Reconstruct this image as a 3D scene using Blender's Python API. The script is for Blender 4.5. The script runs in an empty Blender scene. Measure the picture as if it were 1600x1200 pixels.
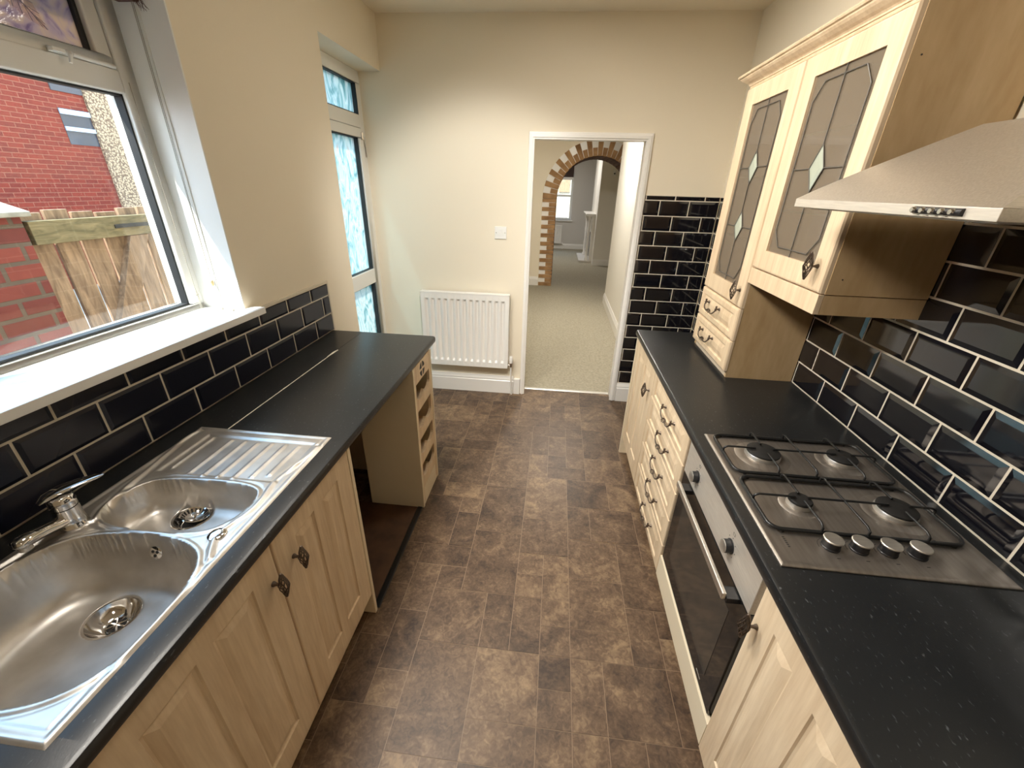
import bpy, bmesh, math, random
import numpy as np
from mathutils import Vector, Matrix

random.seed(7)
SC = bpy.context.scene
COL = SC.collection
PI = math.pi

# ---------------------------------------------------------------- materials
def new_mat(name):
    m = bpy.data.materials.new(name)
    m.use_nodes = True
    nt = m.node_tree
    for n in list(nt.nodes):
        nt.nodes.remove(n)
    out = nt.nodes.new('ShaderNodeOutputMaterial')
    return m, nt, out

def srgb(r, g, b):
    def f(c):
        c /= 255.0
        return c / 12.92 if c <= .04045 else ((c + .055) / 1.055) ** 2.4
    return (f(r), f(g), f(b), 1)

def node(nt, kind, **kw):
    n = nt.nodes.new(kind)
    for k, v in kw.items():
        if k in n.inputs:
            n.inputs[k].default_value = v
        else:
            setattr(n, k, v)
    return n

def ramp(nt, stops):
    r = nt.nodes.new('ShaderNodeValToRGB')
    el = r.color_ramp.elements
    while len(el) < len(stops):
        el.new(.5)
    for e, (p, c) in zip(el, stops):
        e.position = p
        e.color = c
    return r

def principled(nt, out, **kw):
    p = nt.nodes.new('ShaderNodeBsdfPrincipled')
    for k, v in kw.items():
        p.inputs[k].default_value = v
    nt.links.new(p.outputs[0], out.inputs[0])
    return p

def coords(nt, scale=(1, 1, 1), rot=(0, 0, 0)):
    tc = nt.nodes.new('ShaderNodeTexCoord')
    mp = nt.nodes.new('ShaderNodeMapping')
    mp.inputs['Scale'].default_value = scale
    mp.inputs['Rotation'].default_value = rot
    nt.links.new(tc.outputs['Object'], mp.inputs[0])
    return mp

def plain(name, col, rough=.5, metal=0.0, bump=0.0, bscale=200, spec=.5):
    m, nt, out = new_mat(name)
    p = principled(nt, out, **{'Base Color': col, 'Roughness': rough, 'Metallic': metal, 'Specular IOR Level': spec})
    if bump:
        mp = coords(nt)
        nz = node(nt, 'ShaderNodeTexNoise', Scale=bscale, Detail=4.0)
        nt.links.new(mp.outputs[0], nz.inputs['Vector'])
        b = node(nt, 'ShaderNodeBump', Strength=bump, Distance=.002)
        nt.links.new(nz.outputs[0], b.inputs['Height'])
        nt.links.new(b.outputs[0], p.inputs['Normal'])
    return m

def mottled(name, stops, scale=5.0, detail=6.0, rough=.5, metal=0.0, stretch=(1, 1, 1), bump=0.0, rot=(0, 0, 0), spec=.5, distort=0.0, rough_noise=None):
    m, nt, out = new_mat(name)
    p = principled(nt, out, **{'Roughness': rough, 'Metallic': metal, 'Specular IOR Level': spec})
    mp = coords(nt, stretch, rot)
    nz = node(nt, 'ShaderNodeTexNoise', Scale=scale, Detail=detail, Distortion=distort)
    nt.links.new(mp.outputs[0], nz.inputs['Vector'])
    r = ramp(nt, stops)
    nt.links.new(nz.outputs[0], r.inputs[0])
    nt.links.new(r.outputs[0], p.inputs['Base Color'])
    if bump:
        b = node(nt, 'ShaderNodeBump', Strength=bump, Distance=.003)
        nt.links.new(nz.outputs[0], b.inputs['Height'])
        nt.links.new(b.outputs[0], p.inputs['Normal'])
    if rough_noise:
        rr = node(nt, 'ShaderNodeMapRange')
        rr.inputs['To Min'].default_value, rr.inputs['To Max'].default_value = rough_noise
        nt.links.new(nz.outputs[0], rr.inputs[0])
        nt.links.new(rr.outputs[0], p.inputs['Roughness'])
    return m

def wood(name, dark, light, stretch=(14, 14, 1.1), rough=.45, cath=0.35):
    m, nt, out = new_mat(name)
    p = principled(nt, out, **{'Roughness': rough, 'Specular IOR Level': .4})
    mp = coords(nt, stretch)
    a = node(nt, 'ShaderNodeTexNoise', Scale=1.6, Detail=7.0, Distortion=.6)
    nt.links.new(mp.outputs[0], a.inputs['Vector'])
    w = node(nt, 'ShaderNodeTexNoise', Scale=9.0, Detail=3.0)
    nt.links.new(mp.outputs[0], w.inputs['Vector'])
    mx = node(nt, 'ShaderNodeMix', data_type='FLOAT')
    mx.inputs[0].default_value = cath
    nt.links.new(a.outputs[0], mx.inputs[2])
    nt.links.new(w.outputs[0], mx.inputs[3])
    r = ramp(nt, [(.32, dark), (.68, light)])
    nt.links.new(mx.outputs[0], r.inputs[0])
    nt.links.new(r.outputs[0], p.inputs['Base Color'])
    return m

def brick_mat(name, c1, c2, mortar, axis='yz', w=.225, h=.075, msize=.0045, rough=.85):
    m, nt, out = new_mat(name)
    p = principled(nt, out, **{'Roughness': rough})
    tc = nt.nodes.new('ShaderNodeTexCoord')
    sp = nt.nodes.new('ShaderNodeSeparateXYZ')
    cb = nt.nodes.new('ShaderNodeCombineXYZ')
    nt.links.new(tc.outputs['Object'], sp.inputs[0])
    nt.links.new(sp.outputs['Y' if axis[0] == 'y' else 'X'], cb.inputs[0])
    nt.links.new(sp.outputs['Z'], cb.inputs[1])
    b = nt.nodes.new('ShaderNodeTexBrick')
    b.inputs['Color1'].default_value = c1
    b.inputs['Color2'].default_value = c2
    b.inputs['Mortar'].default_value = mortar
    b.inputs['Scale'].default_value = 1
    b.inputs['Brick Width'].default_value = w
    b.inputs['Row Height'].default_value = h
    b.inputs['Mortar Size'].default_value = msize
    b.inputs['Mortar Smooth'].default_value = .3
    nt.links.new(cb.outputs[0], b.inputs['Vector'])
    nz = node(nt, 'ShaderNodeTexNoise', Scale=14.0, Detail=5.0)
    nt.links.new(tc.outputs['Object'], nz.inputs['Vector'])
    mx = node(nt, 'ShaderNodeMix', data_type='RGBA', blend_type='MULTIPLY')
    mx.inputs[0].default_value = .3
    rr = ramp(nt, [(.3, (.55, .5, .5, 1)), (.6, (1, 1, 1, 1))])
    nt.links.new(nz.outputs[0], rr.inputs[0])
    nt.links.new(b.outputs['Color'], mx.inputs[6])
    nt.links.new(rr.outputs[0], mx.inputs[7])
    nt.links.new(mx.outputs[2], p.inputs['Base Color'])
    bp = node(nt, 'ShaderNodeBump', Strength=.5, Distance=.006)
    bp.invert = True
    nt.links.new(b.outputs['Fac'], bp.inputs['Height'])
    nt.links.new(bp.outputs[0], p.inputs['Normal'])
    return m

def clear_glass(name, tint=(.97, .99, .98, 1), base=.05, edge=.55):
    m, nt, out = new_mat(name)
    t = node(nt, 'ShaderNodeBsdfTransparent')
    t.inputs[0].default_value = tint
    g = node(nt, 'ShaderNodeBsdfGlossy')
    g.inputs['Roughness'].default_value = .02
    lw = node(nt, 'ShaderNodeLayerWeight')
    lw.inputs['Blend'].default_value = .5
    pw = node(nt, 'ShaderNodeMath', operation='POWER')
    pw.inputs[1].default_value = 4.0
    ml = node(nt, 'ShaderNodeMath', operation='MULTIPLY_ADD')
    ml.inputs[1].default_value = edge
    ml.inputs[2].default_value = base
    nt.links.new(lw.outputs['Facing'], pw.inputs[0])
    nt.links.new(pw.outputs[0], ml.inputs[0])
    mx = node(nt, 'ShaderNodeMixShader')
    nt.links.new(ml.outputs[0], mx.inputs[0])
    nt.links.new(t.outputs[0], mx.inputs[1])
    nt.links.new(g.outputs[0], mx.inputs[2])
    nt.links.new(mx.outputs[0], out.inputs[0])
    return m

def bronze_glass(name):
    m, nt, out = new_mat(name)
    t = node(nt, 'ShaderNodeBsdfTransparent')
    t.inputs[0].default_value = (.80, .74, .66, 1)
    d = node(nt, 'ShaderNodeBsdfDiffuse')
    d.inputs[0].default_value = (.34, .285, .22, 1)
    g = node(nt, 'ShaderNodeBsdfGlossy')
    g.inputs['Roughness'].default_value = .03
    m1 = node(nt, 'ShaderNodeMixShader')
    m1.inputs[0].default_value = .42
    m2 = node(nt, 'ShaderNodeMixShader')
    m2.inputs[0].default_value = .07
    nt.links.new(t.outputs[0], m1.inputs[1])
    nt.links.new(d.outputs[0], m1.inputs[2])
    nt.links.new(m1.outputs[0], m2.inputs[1])
    nt.links.new(g.outputs[0], m2.inputs[2])
    nt.links.new(m2.outputs[0], out.inputs[0])
    return m

def patterned_glass(name, stops, scale=12, stretch=(1, 1, .45), rot=(.5, 0, 0), see=.35, dim=1.0, tint=None):
    m, nt, out = new_mat(name)
    mp = coords(nt, stretch, rot)
    nz = node(nt, 'ShaderNodeTexNoise', Scale=scale, Detail=5.0, Distortion=2.2)
    nt.links.new(mp.outputs[0], nz.inputs['Vector'])
    r = ramp(nt, stops)
    nt.links.new(nz.outputs[0], r.inputs[0])
    tl = node(nt, 'ShaderNodeBsdfTranslucent')
    tr = node(nt, 'ShaderNodeBsdfTransparent')
    gl = node(nt, 'ShaderNodeBsdfGlossy')
    gl.inputs['Roughness'].default_value = .12
    dm = node(nt, 'ShaderNodeMix', data_type='RGBA', blend_type='MULTIPLY')
    dm.inputs[0].default_value = 1
    dm.inputs[7].default_value = (dim, dim, dim, 1)
    nt.links.new(r.outputs[0], dm.inputs[6])
    nt.links.new(dm.outputs[2], tl.inputs[0])
    if tint:
        tr.inputs[0].default_value = tint
    else:
        nt.links.new(dm.outputs[2], tr.inputs[0])
    bp = node(nt, 'ShaderNodeBump', Strength=.6, Distance=.004)
    nt.links.new(nz.outputs[0], bp.inputs['Height'])
    nt.links.new(bp.outputs[0], gl.inputs['Normal'])
    m1 = node(nt, 'ShaderNodeMixShader')
    m1.inputs[0].default_value = see
    nt.links.new(tl.outputs[0], m1.inputs[1])
    nt.links.new(tr.outputs[0], m1.inputs[2])
    m2 = node(nt, 'ShaderNodeMixShader')
    m2.inputs[0].default_value = .07
    nt.links.new(m1.outputs[0], m2.inputs[1])
    nt.links.new(gl.outputs[0], m2.inputs[2])
    nt.links.new(m2.outputs[0], out.inputs[0])
    return m

def speckled(name, base, spots, rough, thr=.70):
    m, nt, out = new_mat(name)
    p = principled(nt, out, **{'Roughness': rough, 'Specular IOR Level': .5})
    mp = coords(nt, (1, .45, 1), (0, 0, .6))
    a = node(nt, 'ShaderNodeTexNoise', Scale=140.0, Detail=3.0)
    nt.links.new(mp.outputs[0], a.inputs['Vector'])
    r = ramp(nt, [(.0, base), (thr - .06, base), (thr + .05, spots)])
    nt.links.new(a.outputs[0], r.inputs[0])
    nt.links.new(r.outputs[0], p.inputs['Base Color'])
    b = node(nt, 'ShaderNodeTexNoise', Scale=6.0, Detail=3.0)
    nt.links.new(mp.outputs[0], b.inputs['Vector'])
    rr = node(nt, 'ShaderNodeMapRange')
    rr.inputs['To Min'].default_value, rr.inputs['To Max'].default_value = rough - .06, rough + .10
    nt.links.new(b.outputs[0], rr.inputs[0])
    nt.links.new(rr.outputs[0], p.inputs['Roughness'])
    bm_ = node(nt, 'ShaderNodeBump', Strength=.12, Distance=.001)
    c = node(nt, 'ShaderNodeTexNoise', Scale=300.0)
    nt.links.new(mp.outputs[0], c.inputs['Vector'])
    nt.links.new(c.outputs[0], bm_.inputs['Height'])
    nt.links.new(bm_.outputs[0], p.inputs['Normal'])
    return m

def vinyl(name):
    m, nt, out = new_mat(name)
    p = principled(nt, out, **{'Roughness': .42, 'Specular IOR Level': .35})
    at = node(nt, 'ShaderNodeAttribute', attribute_name='tone')
    mp = coords(nt)
    ad = node(nt, 'ShaderNodeVectorMath', operation='ADD')
    cx = node(nt, 'ShaderNodeCombineXYZ')
    ml = node(nt, 'ShaderNodeMath', operation='MULTIPLY')
    ml.inputs[1].default_value = 37.0
    nt.links.new(at.outputs['Fac'], ml.inputs[0])
    nt.links.new(ml.outputs[0], cx.inputs[2])
    nt.links.new(mp.outputs[0], ad.inputs[0])
    nt.links.new(cx.outputs[0], ad.inputs[1])
    n1 = node(nt, 'ShaderNodeTexNoise', Scale=6.5, Detail=9.0, Distortion=1.1)
    n1.inputs['Roughness'].default_value = .62
    n2 = node(nt, 'ShaderNodeTexNoise', Scale=55.0, Detail=6.0, Distortion=1.0)
    nt.links.new(ad.outputs[0], n1.inputs['Vector'])
    nt.links.new(ad.outputs[0], n2.inputs['Vector'])
    mx = node(nt, 'ShaderNodeMix', data_type='FLOAT')
    mx.inputs[0].default_value = .40
    nt.links.new(n1.outputs[0], mx.inputs[2])
    nt.links.new(n2.outputs[0], mx.inputs[3])
    # tile tone shifts the ramp position
    sb = node(nt, 'ShaderNodeMath', operation='MULTIPLY_ADD')
    sb.inputs[1].default_value = .13
    sb.inputs[2].default_value = -.065
    nt.links.new(at.outputs['Fac'], sb.inputs[0])
    a2 = node(nt, 'ShaderNodeMath', operation='ADD')
    nt.links.new(mx.outputs[0], a2.inputs[0])
    nt.links.new(sb.outputs[0], a2.inputs[1])
    r = ramp(nt, [(.33, srgb(58, 45, 37)), (.45, srgb(84, 67, 53)), (.55, srgb(106, 86, 68)), (.70, srgb(142, 120, 94))])
    nt.links.new(a2.outputs[0], r.inputs[0])
    nt.links.new(r.outputs[0], p.inputs['Base Color'])
    bp = node(nt, 'ShaderNodeBump', Strength=.25, Distance=.002)
    nt.links.new(mx.outputs[0], bp.inputs['Height'])
    nt.links.new(bp.outputs[0], p.inputs['Normal'])
    return m

M = {}
M['wall'] = plain('painted_plaster', (.78, .71, .575, 1), .7, bump=.12, bscale=120, spec=.3)
M['wall_white'] = plain('white_plaster', (.80, .77, .70, 1), .7, spec=.3)
M['wall_grey'] = plain('pale_grey_plaster', (.62, .59, .55, 1), .7, spec=.3)
M['ceiling'] = plain('ceiling_paint', (.80, .73, .60, 1), .75, spec=.3)
M['gloss'] = plain('white_gloss_paint', (.82, .80, .76, 1), .28)
M['upvc'] = plain('white_upvc', (.80, .80, .77, 1), .25)
M['upvc_bead'] = plain('black_rubber_gasket', (.015, .017, .018, 1), .6)
M['sill'] = plain('white_sill_board', (.84, .84, .82, 1), .3, bump=.1, bscale=40)
M['oak'] = wood('pale_birch_laminate', (.60, .45, .29, 1), (.80, .65, .46, 1))
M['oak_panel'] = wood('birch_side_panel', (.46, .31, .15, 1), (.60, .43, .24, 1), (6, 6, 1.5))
M['cream'] = plain('cream_melamine', (.78, .68, .50, 1), .4)
M['carcass'] = plain('cabinet_lining', (.62, .52, .40, 1), .5)
M['counter'] = speckled('black_speckled_laminate', (.011, .012, .013, 1), (.095, .10, .105, 1), .30, .70)
M['tile'] = plain('black_glazed_tile', (.006, .006, .009, 1), .07, spec=1.0)
M['tile_navy'] = plain('navy_glazed_tile', (.006, .007, .016, 1), .2, spec=.3)
M['grout'] = plain('cream_grout', (.66, .60, .49, 1), .85)
M['vinyl'] = vinyl('stone_pattern_vinyl')
M['vinyl_joint'] = plain('vinyl_joint_line', srgb(134, 112, 90), .5)
M['steel'] = mottled('sink_steel', [(.3, (.50, .47, .43, 1)), (.7, (.66, .63, .59, 1))], 14, 3, .4, .85, stretch=(1, 1, 1), rough_noise=(.30, .44))
M['brushed'] = mottled('brushed_steel', [(.3, (.60, .56, .50, 1)), (.7, (.74, .70, .64, 1))], 30, 3, .46, 1.0, stretch=(1, 14, 14))
M['hob_steel'] = mottled('hob_steel', [(.3, (.33, .295, .26, 1)), (.7, (.42, .38, .34, 1))], 8, 3, .5, 1.0, stretch=(10, 1, 1))
M['chrome'] = plain('chrome', (.72, .70, .68, 1), .10, 1.0)
M['dark_hole'] = plain('dark_recess', (.012, .011, .010, 1), .6)
M['pewter'] = plain('antique_pewter', (.16, .125, .10, 1), .38, .85)
M['enamel'] = plain('black_enamel', (.012, .012, .012, 1), .32)
M['burner'] = plain('burner_cap_black', (.014, .013, .012, 1), .62, spec=.3)
M['panel_steel'] = mottled('oven_panel_steel', [(.3, (.66, .61, .54, 1)), (.7, (.76, .71, .63, 1))], 20, 3, .42, .6, stretch=(14, 1, 14))
M['alu'] = plain('burner_ring_aluminium', (.62, .60, .56, 1), .35, .9)
M['oven_glass'] = plain('black_oven_glass', (.008, .008, .008, 1), .05, spec=.6)
M['oven_inner'] = plain('oven_window_grey', (.035, .031, .026, 1), .08, spec=.6)
M['black_plastic'] = plain('black_plastic', (.014, .014, .016, 1), .38)
M['came'] = plain('lead_came', (.16, .15, .135, 1), .4, .5)
M['cab_glass'] = bronze_glass('bronze_cabinet_glass')
M['bevel_glass'] = plain('bevelled_glass_diamond', (.42, .46, .38, 1), .08, spec=.7)
M['shelf_glass'] = plain('green_edge_shelf_glass', (.12, .19, .15, 1), .1)
M['window_glass'] = clear_glass('window_glass', (.97, .985, .98, 1), .035, .35)
M['door_glass'] = patterned_glass('patterned_door_glass', [(.30, (.16, .36, .38, 1)), (.44, (.52, .70, .70, 1)), (.55, (.95, .97, .96, 1)), (.62, (.70, .82, .80, 1)), (.72, (.98, .66, .58, 1))], 11, see=.26, dim=.60, tint=(.60, .84, .94, 1))
M['leaf_glass'] = patterned_glass('leaf_pattern_glass', [(.34, (.50, .38, .50, 1)), (.47, (.86, .70, .68, 1)), (.60, (1.0, .80, .62, 1))], 11, stretch=(1, 1, 1), see=.05, dim=.34)
M['lavender'] = patterned_glass('etched_leaf_glass', [(.3, (.80, .68, .74, 1)), (.7, (1.0, .84, .74, 1))], 5, see=.85, dim=.42, tint=(.97, .86, .84, 1))
M['leaf_vein'] = plain('etched_line', (.30, .26, .36, 1), .6)
M['carpet'] = mottled('grey_beige_carpet', [(.3, srgb(146, 140, 124)), (.7, srgb(170, 163, 145))], 45, 12, .95, bump=.5, spec=.1)
M['carpet_far'] = mottled('blue_grey_carpet', [(.3, srgb(120, 116, 110)), (.7, srgb(150, 146, 138))], 14, 8, .95, bump=.4, spec=.1)
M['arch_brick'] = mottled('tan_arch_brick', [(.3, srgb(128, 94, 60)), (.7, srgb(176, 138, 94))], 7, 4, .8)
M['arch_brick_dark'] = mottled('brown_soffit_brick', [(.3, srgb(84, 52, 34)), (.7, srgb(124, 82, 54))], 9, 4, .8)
M['house_brick'] = brick_mat('red_house_brick', srgb(126, 44, 24), srgb(110, 37, 21), srgb(146, 96, 72))
M['pier_brick'] = brick_mat('yard_wall_brick', srgb(132, 60, 45), srgb(104, 46, 36), srgb(96, 80, 64), w=.225, h=.082, msize=.011)
M['pebbledash'] = None
M['concrete'] = mottled('concrete_coping', [(.3, srgb(140, 132, 116)), (.7, srgb(176, 168, 150))], 20, 6, .9)
M['gate_wood'] = mottled('weathered_gate_timber', [(.3, srgb(110, 86, 64)), (.7, srgb(164, 134, 104))], 6, 7, .85, stretch=(6, 6, 1), distort=.8)
M['gate_mossy'] = mottled('mossy_gate_rail', [(.3, srgb(84, 76, 46)), (.7, srgb(138, 120, 84))], 7, 7, .85, stretch=(6, 1.2, 6), distort=.8)
M['iron'] = plain('gate_iron', (.05, .045, .04, 1), .6, .5)
M['paving'] = mottled('yard_paving', [(.3, srgb(150, 140, 125)), (.7, srgb(180, 170, 152))], 6, 6, .9)
M['blue_frame'] = plain('pale_blue_window_frame', srgb(176, 190, 214), .4)
M['dark_glass'] = plain('house_window_glass', (.05, .055, .07, 1), .05, spec=.7)
M['hardboard'] = mottled('brown_hardboard', [(.3, srgb(66, 44, 28)), (.7, srgb(92, 64, 42))], 12, 5, .6)
M['brown_wood'] = mottled('dark_brown_batten', [(.3, srgb(60, 30, 22)), (.7, srgb(95, 55, 42))], 10, 4, .6, stretch=(6, 1, 6))
M['cord'] = plain('blind_cord', (.34, .32, .27, 1), .7)
M['brass'] = plain('brass_toggle', (.72, .58, .32, 1), .3, .8)
M['dark_blind'] = plain('dark_brown_blind', srgb(66, 48, 42), .8)
M['roof'] = plain('grey_roof_slate', srgb(84, 80, 82), .8)
M['sealant'] = plain('cream_sealant', (.62, .58, .48, 1), .6)
M['bare_plaster'] = mottled('rough_bare_plaster', [(.3, srgb(78, 60, 46)), (.7, srgb(120, 96, 76))], 5, 6, .9)
M['marks'] = plain('printed_mark', (.035, .03, .026, 1), .6)

def _pebble():
    m, nt, out = new_mat('pebbledash_render')
    p = principled(nt, out, **{'Roughness': .9})
    mp = coords(nt)
    v = node(nt, 'ShaderNodeTexVoronoi', Scale=28.0)
    nt.links.new(mp.outputs[0], v.inputs['Vector'])
    r = ramp(nt, [(.0, srgb(190, 166, 134)), (.42, srgb(176, 151, 120)), (.62, srgb(112, 88, 68))])
    nt.links.new(v.outputs['Distance'], r.inputs[0])
    nt.links.new(r.outputs[0], p.inputs['Base Color'])
    b = node(nt, 'ShaderNodeBump', Strength=.8, Distance=.01)
    b.invert = True
    nt.links.new(v.outputs['Distance'], b.inputs['Height'])
    nt.links.new(b.outputs[0], p.inputs['Normal'])
    return m
M['pebbledash'] = _pebble()

# ---------------------------------------------------------------- geometry helpers
class MB:
    """collects simple shapes into one bmesh, in world coordinates"""
    def __init__(self):
        self.bm = bmesh.new()
        self.mi = 0

    def face(self, pts, mi=None):
        vs = [self.bm.verts.new(p) for p in pts]
        try:
            f = self.bm.faces.new(vs)
            f.material_index = self.mi if mi is None else mi
            return f
        except ValueError:
            return None

    def hexa(self, c):
        vs = [self.bm.verts.new(p) for p in c]
        for q in ((0, 3, 2, 1), (4, 5, 6, 7), (0, 1, 5, 4), (1, 2, 6, 5), (2, 3, 7, 6), (3, 0, 4, 7)):
            f = self.bm.faces.new([vs[i] for i in q])
            f.material_index = self.mi
        return self

    def box(self, x0, x1, y0, y1, z0, z1):
        x0, x1 = min(x0, x1), max(x0, x1)
        y0, y1 = min(y0, y1), max(y0, y1)
        z0, z1 = min(z0, z1), max(z0, z1)
        return self.hexa([(x0, y0, z0), (x1, y0, z0), (x1, y1, z0), (x0, y1, z0), (x0, y0, z1), (x1, y0, z1), (x1, y1, z1), (x0, y1, z1)])

    def loft(self, rings, cap=True, closed=True):
        vr = [[self.bm.verts.new(p) for p in r] for r in rings]
        n = len(vr[0])
        for a, b in zip(vr[:-1], vr[1:]):
            for i in range(n if closed else n - 1):
                j = (i + 1) % n
                f = self.bm.faces.new((a[i], a[j], b[j], b[i]))
                f.material_index = self.mi
        if cap and closed:
            for r in (vr[0][::-1], vr[-1]):
                f = self.bm.faces.new(r)
                f.material_index = self.mi
        return self

    def tube(self, pts, r, seg=8, closed=False):
        pts = [Vector(p) for p in pts]
        n = len(pts)
        rad = r if isinstance(r, (list, tuple)) else [r] * n
        rings = []
        prev = None
        for i, p in enumerate(pts):
            if closed:
                t = pts[(i + 1) % n] - pts[i - 1]
            else:
                t = pts[min(i + 1, n - 1)] - pts[max(i - 1, 0)]
            t.normalize()
            if prev is None:
                u = t.orthogonal().normalized()
            else:
                u = prev - t * prev.dot(t)
                u = u.normalized() if u.length > 1e-6 else t.orthogonal().normalized()
            prev = u
            v = t.cross(u)
            rings.append([p + (u * math.cos(2 * PI * k / seg) + v * math.sin(2 * PI * k / seg)) * rad[i] for k in range(seg)])
        if closed:
            rings.append(rings[0])
            self.loft(rings, cap=False)
        else:
            self.loft(rings)
        return self

    def lathe(self, prof, origin, axis='z', seg=24, cap=True):
        """prof: list of (radius, height along the axis)"""
        o = Vector(origin)
        ax = {'z': (Vector((1, 0, 0)), Vector((0, 1, 0)), Vector((0, 0, 1))), 'x': (Vector((0, 1, 0)), Vector((0, 0, 1)), Vector((1, 0, 0))),
              'y': (Vector((0, 0, 1)), Vector((1, 0, 0)), Vector((0, 1, 0)))}
        if isinstance(axis, str):
            u, v, w = ax[axis]
        else:
            w = Vector(axis).normalized()
            u = w.orthogonal().normalized()
            v = w.cross(u)
        rings = []
        for r, h in prof:
            r = max(r, 1e-4)
            rings.append([o + w * h + (u * math.cos(2 * PI * k / seg) + v * math.sin(2 * PI * k / seg)) * r for k in range(seg)])
        return self.loft(rings, cap=cap)

    def sphere(self, c, r, seg=10):
        prof = [(r * math.sin(PI * k / 8), -r * math.cos(PI * k / 8)) for k in range(9)]
        return self.lathe(prof, c, 'z', seg)

    def prism(self, poly, axis, a, b):
        """poly: 2D outline; axis it is pushed along, from a to b"""
        def p3(p, h):
            return {'x': (h, p[0], p[1]), 'y': (p[0], h, p[1]), 'z': (p[0], p[1], h)}[axis]
        return self.loft([[p3(p, a) for p in poly], [p3(p, b) for p in poly]])

    def build(self, name, mat, parent=None, bevel=0.0, smooth=False, angle=35, fix=True, seg=2):
        bm = self.bm
        bmesh.ops.remove_doubles(bm, verts=bm.verts, dist=1e-6)
        if fix:
            bmesh.ops.recalc_face_normals(bm, faces=bm.faces)
        off = Vector((0, 0, 0))
        p = parent
        while p is not None:
            off = off + p.location
            p = p.parent
        if off.length > 0:
            bmesh.ops.translate(bm, verts=bm.verts, vec=-off)
        me = bpy.data.meshes.new(name)
        bm.to_mesh(me)
        bm.free()
        for mm in (mat if isinstance(mat, (list, tuple)) else [mat]):
            me.materials.append(mm)
        o = bpy.data.objects.new(name, me)
        COL.objects.link(o)
        o.parent = parent
        if bevel:
            md = o.modifiers.new('edge', 'BEVEL')
            md.width = bevel
            md.segments = seg
            md.limit_method = 'ANGLE'
            md.angle_limit = math.radians(40)
            smooth = True
        if smooth:
            me.shade_smooth()
            md = o.modifiers.new('normals', 'EDGE_SPLIT') if not bevel else None
            if md:
                md.split_angle = math.radians(angle)
            else:
                w = o.modifiers.new('wn', 'WEIGHTED_NORMAL')
                w.keep_sharp = True
        return o

def thing(name, label, cat, loc=(0, 0, 0), group=None):
    o = bpy.data.objects.new(name, None)
    o.empty_display_size = .05
    COL.objects.link(o)
    o.location = loc
    o['label'] = label
    o['category'] = cat
    if group:
        o['group'] = group
    return o

def tag(o, label, cat, group=None):
    o['label'] = label
    o['category'] = cat
    if group:
        o['group'] = group
    return o

def struct(o):
    o['kind'] = 'structure'
    return o

def inst(src, name, parent, loc):
    """another object with the same mesh as src, at loc relative to its parent"""
    o = src.copy()
    o.name = name
    COL.objects.link(o)
    o.parent = parent
    o.location = loc
    return o

# ---------------------------------------------------------------- measured layout (metres)
XL, XR = -1.283, 1.147          # plaster of left and right walls
YB = 3.343                      # back wall
YR = -1.6                       # wall behind the camera
ZC = 2.70                       # ceiling
ZT = 0.91                       # worktop height

# ---------------------------------------------------------------- room shell
b = MB()
for (y0, y1, z0, z1) in [(YR, .10, 0, ZC), (.10, 1.567, 0, 1.18), (.10, 1.567, 2.36, ZC), (1.567, 2.535, 0, ZC), (2.535, YB, 2.39, ZC)]:
    b.box(-1.60, XL, y0, y1, z0, z1)
b.box(-1.60, -1.44, YB, YB + .115, 0, ZC)
wl = struct(b.build('wall_left', M['wall']))

b = MB()
for (x0, x1, z0, z1) in [(-1.44, -.222, 0, ZC), (-.222, .587, 2.022, ZC), (.587, XR + .15, 0, ZC)]:
    b.box(x0, x1, YB, YB + .115, z0, z1)
struct(b.build('wall_back', M['wall']))
struct(MB().box(XR, XR + .15, YR, YB, 0, ZC).build('wall_right', M['wall']))
struct(MB().box(-1.6, XR + .15, YR - .1, YR, 0, ZC).build('wall_rear', M['wall']))
struct(MB().box(-1.6, XR + .15, YR - .1, YB + .115, ZC, ZC + .12).build('ceiling', M['ceiling']))

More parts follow.
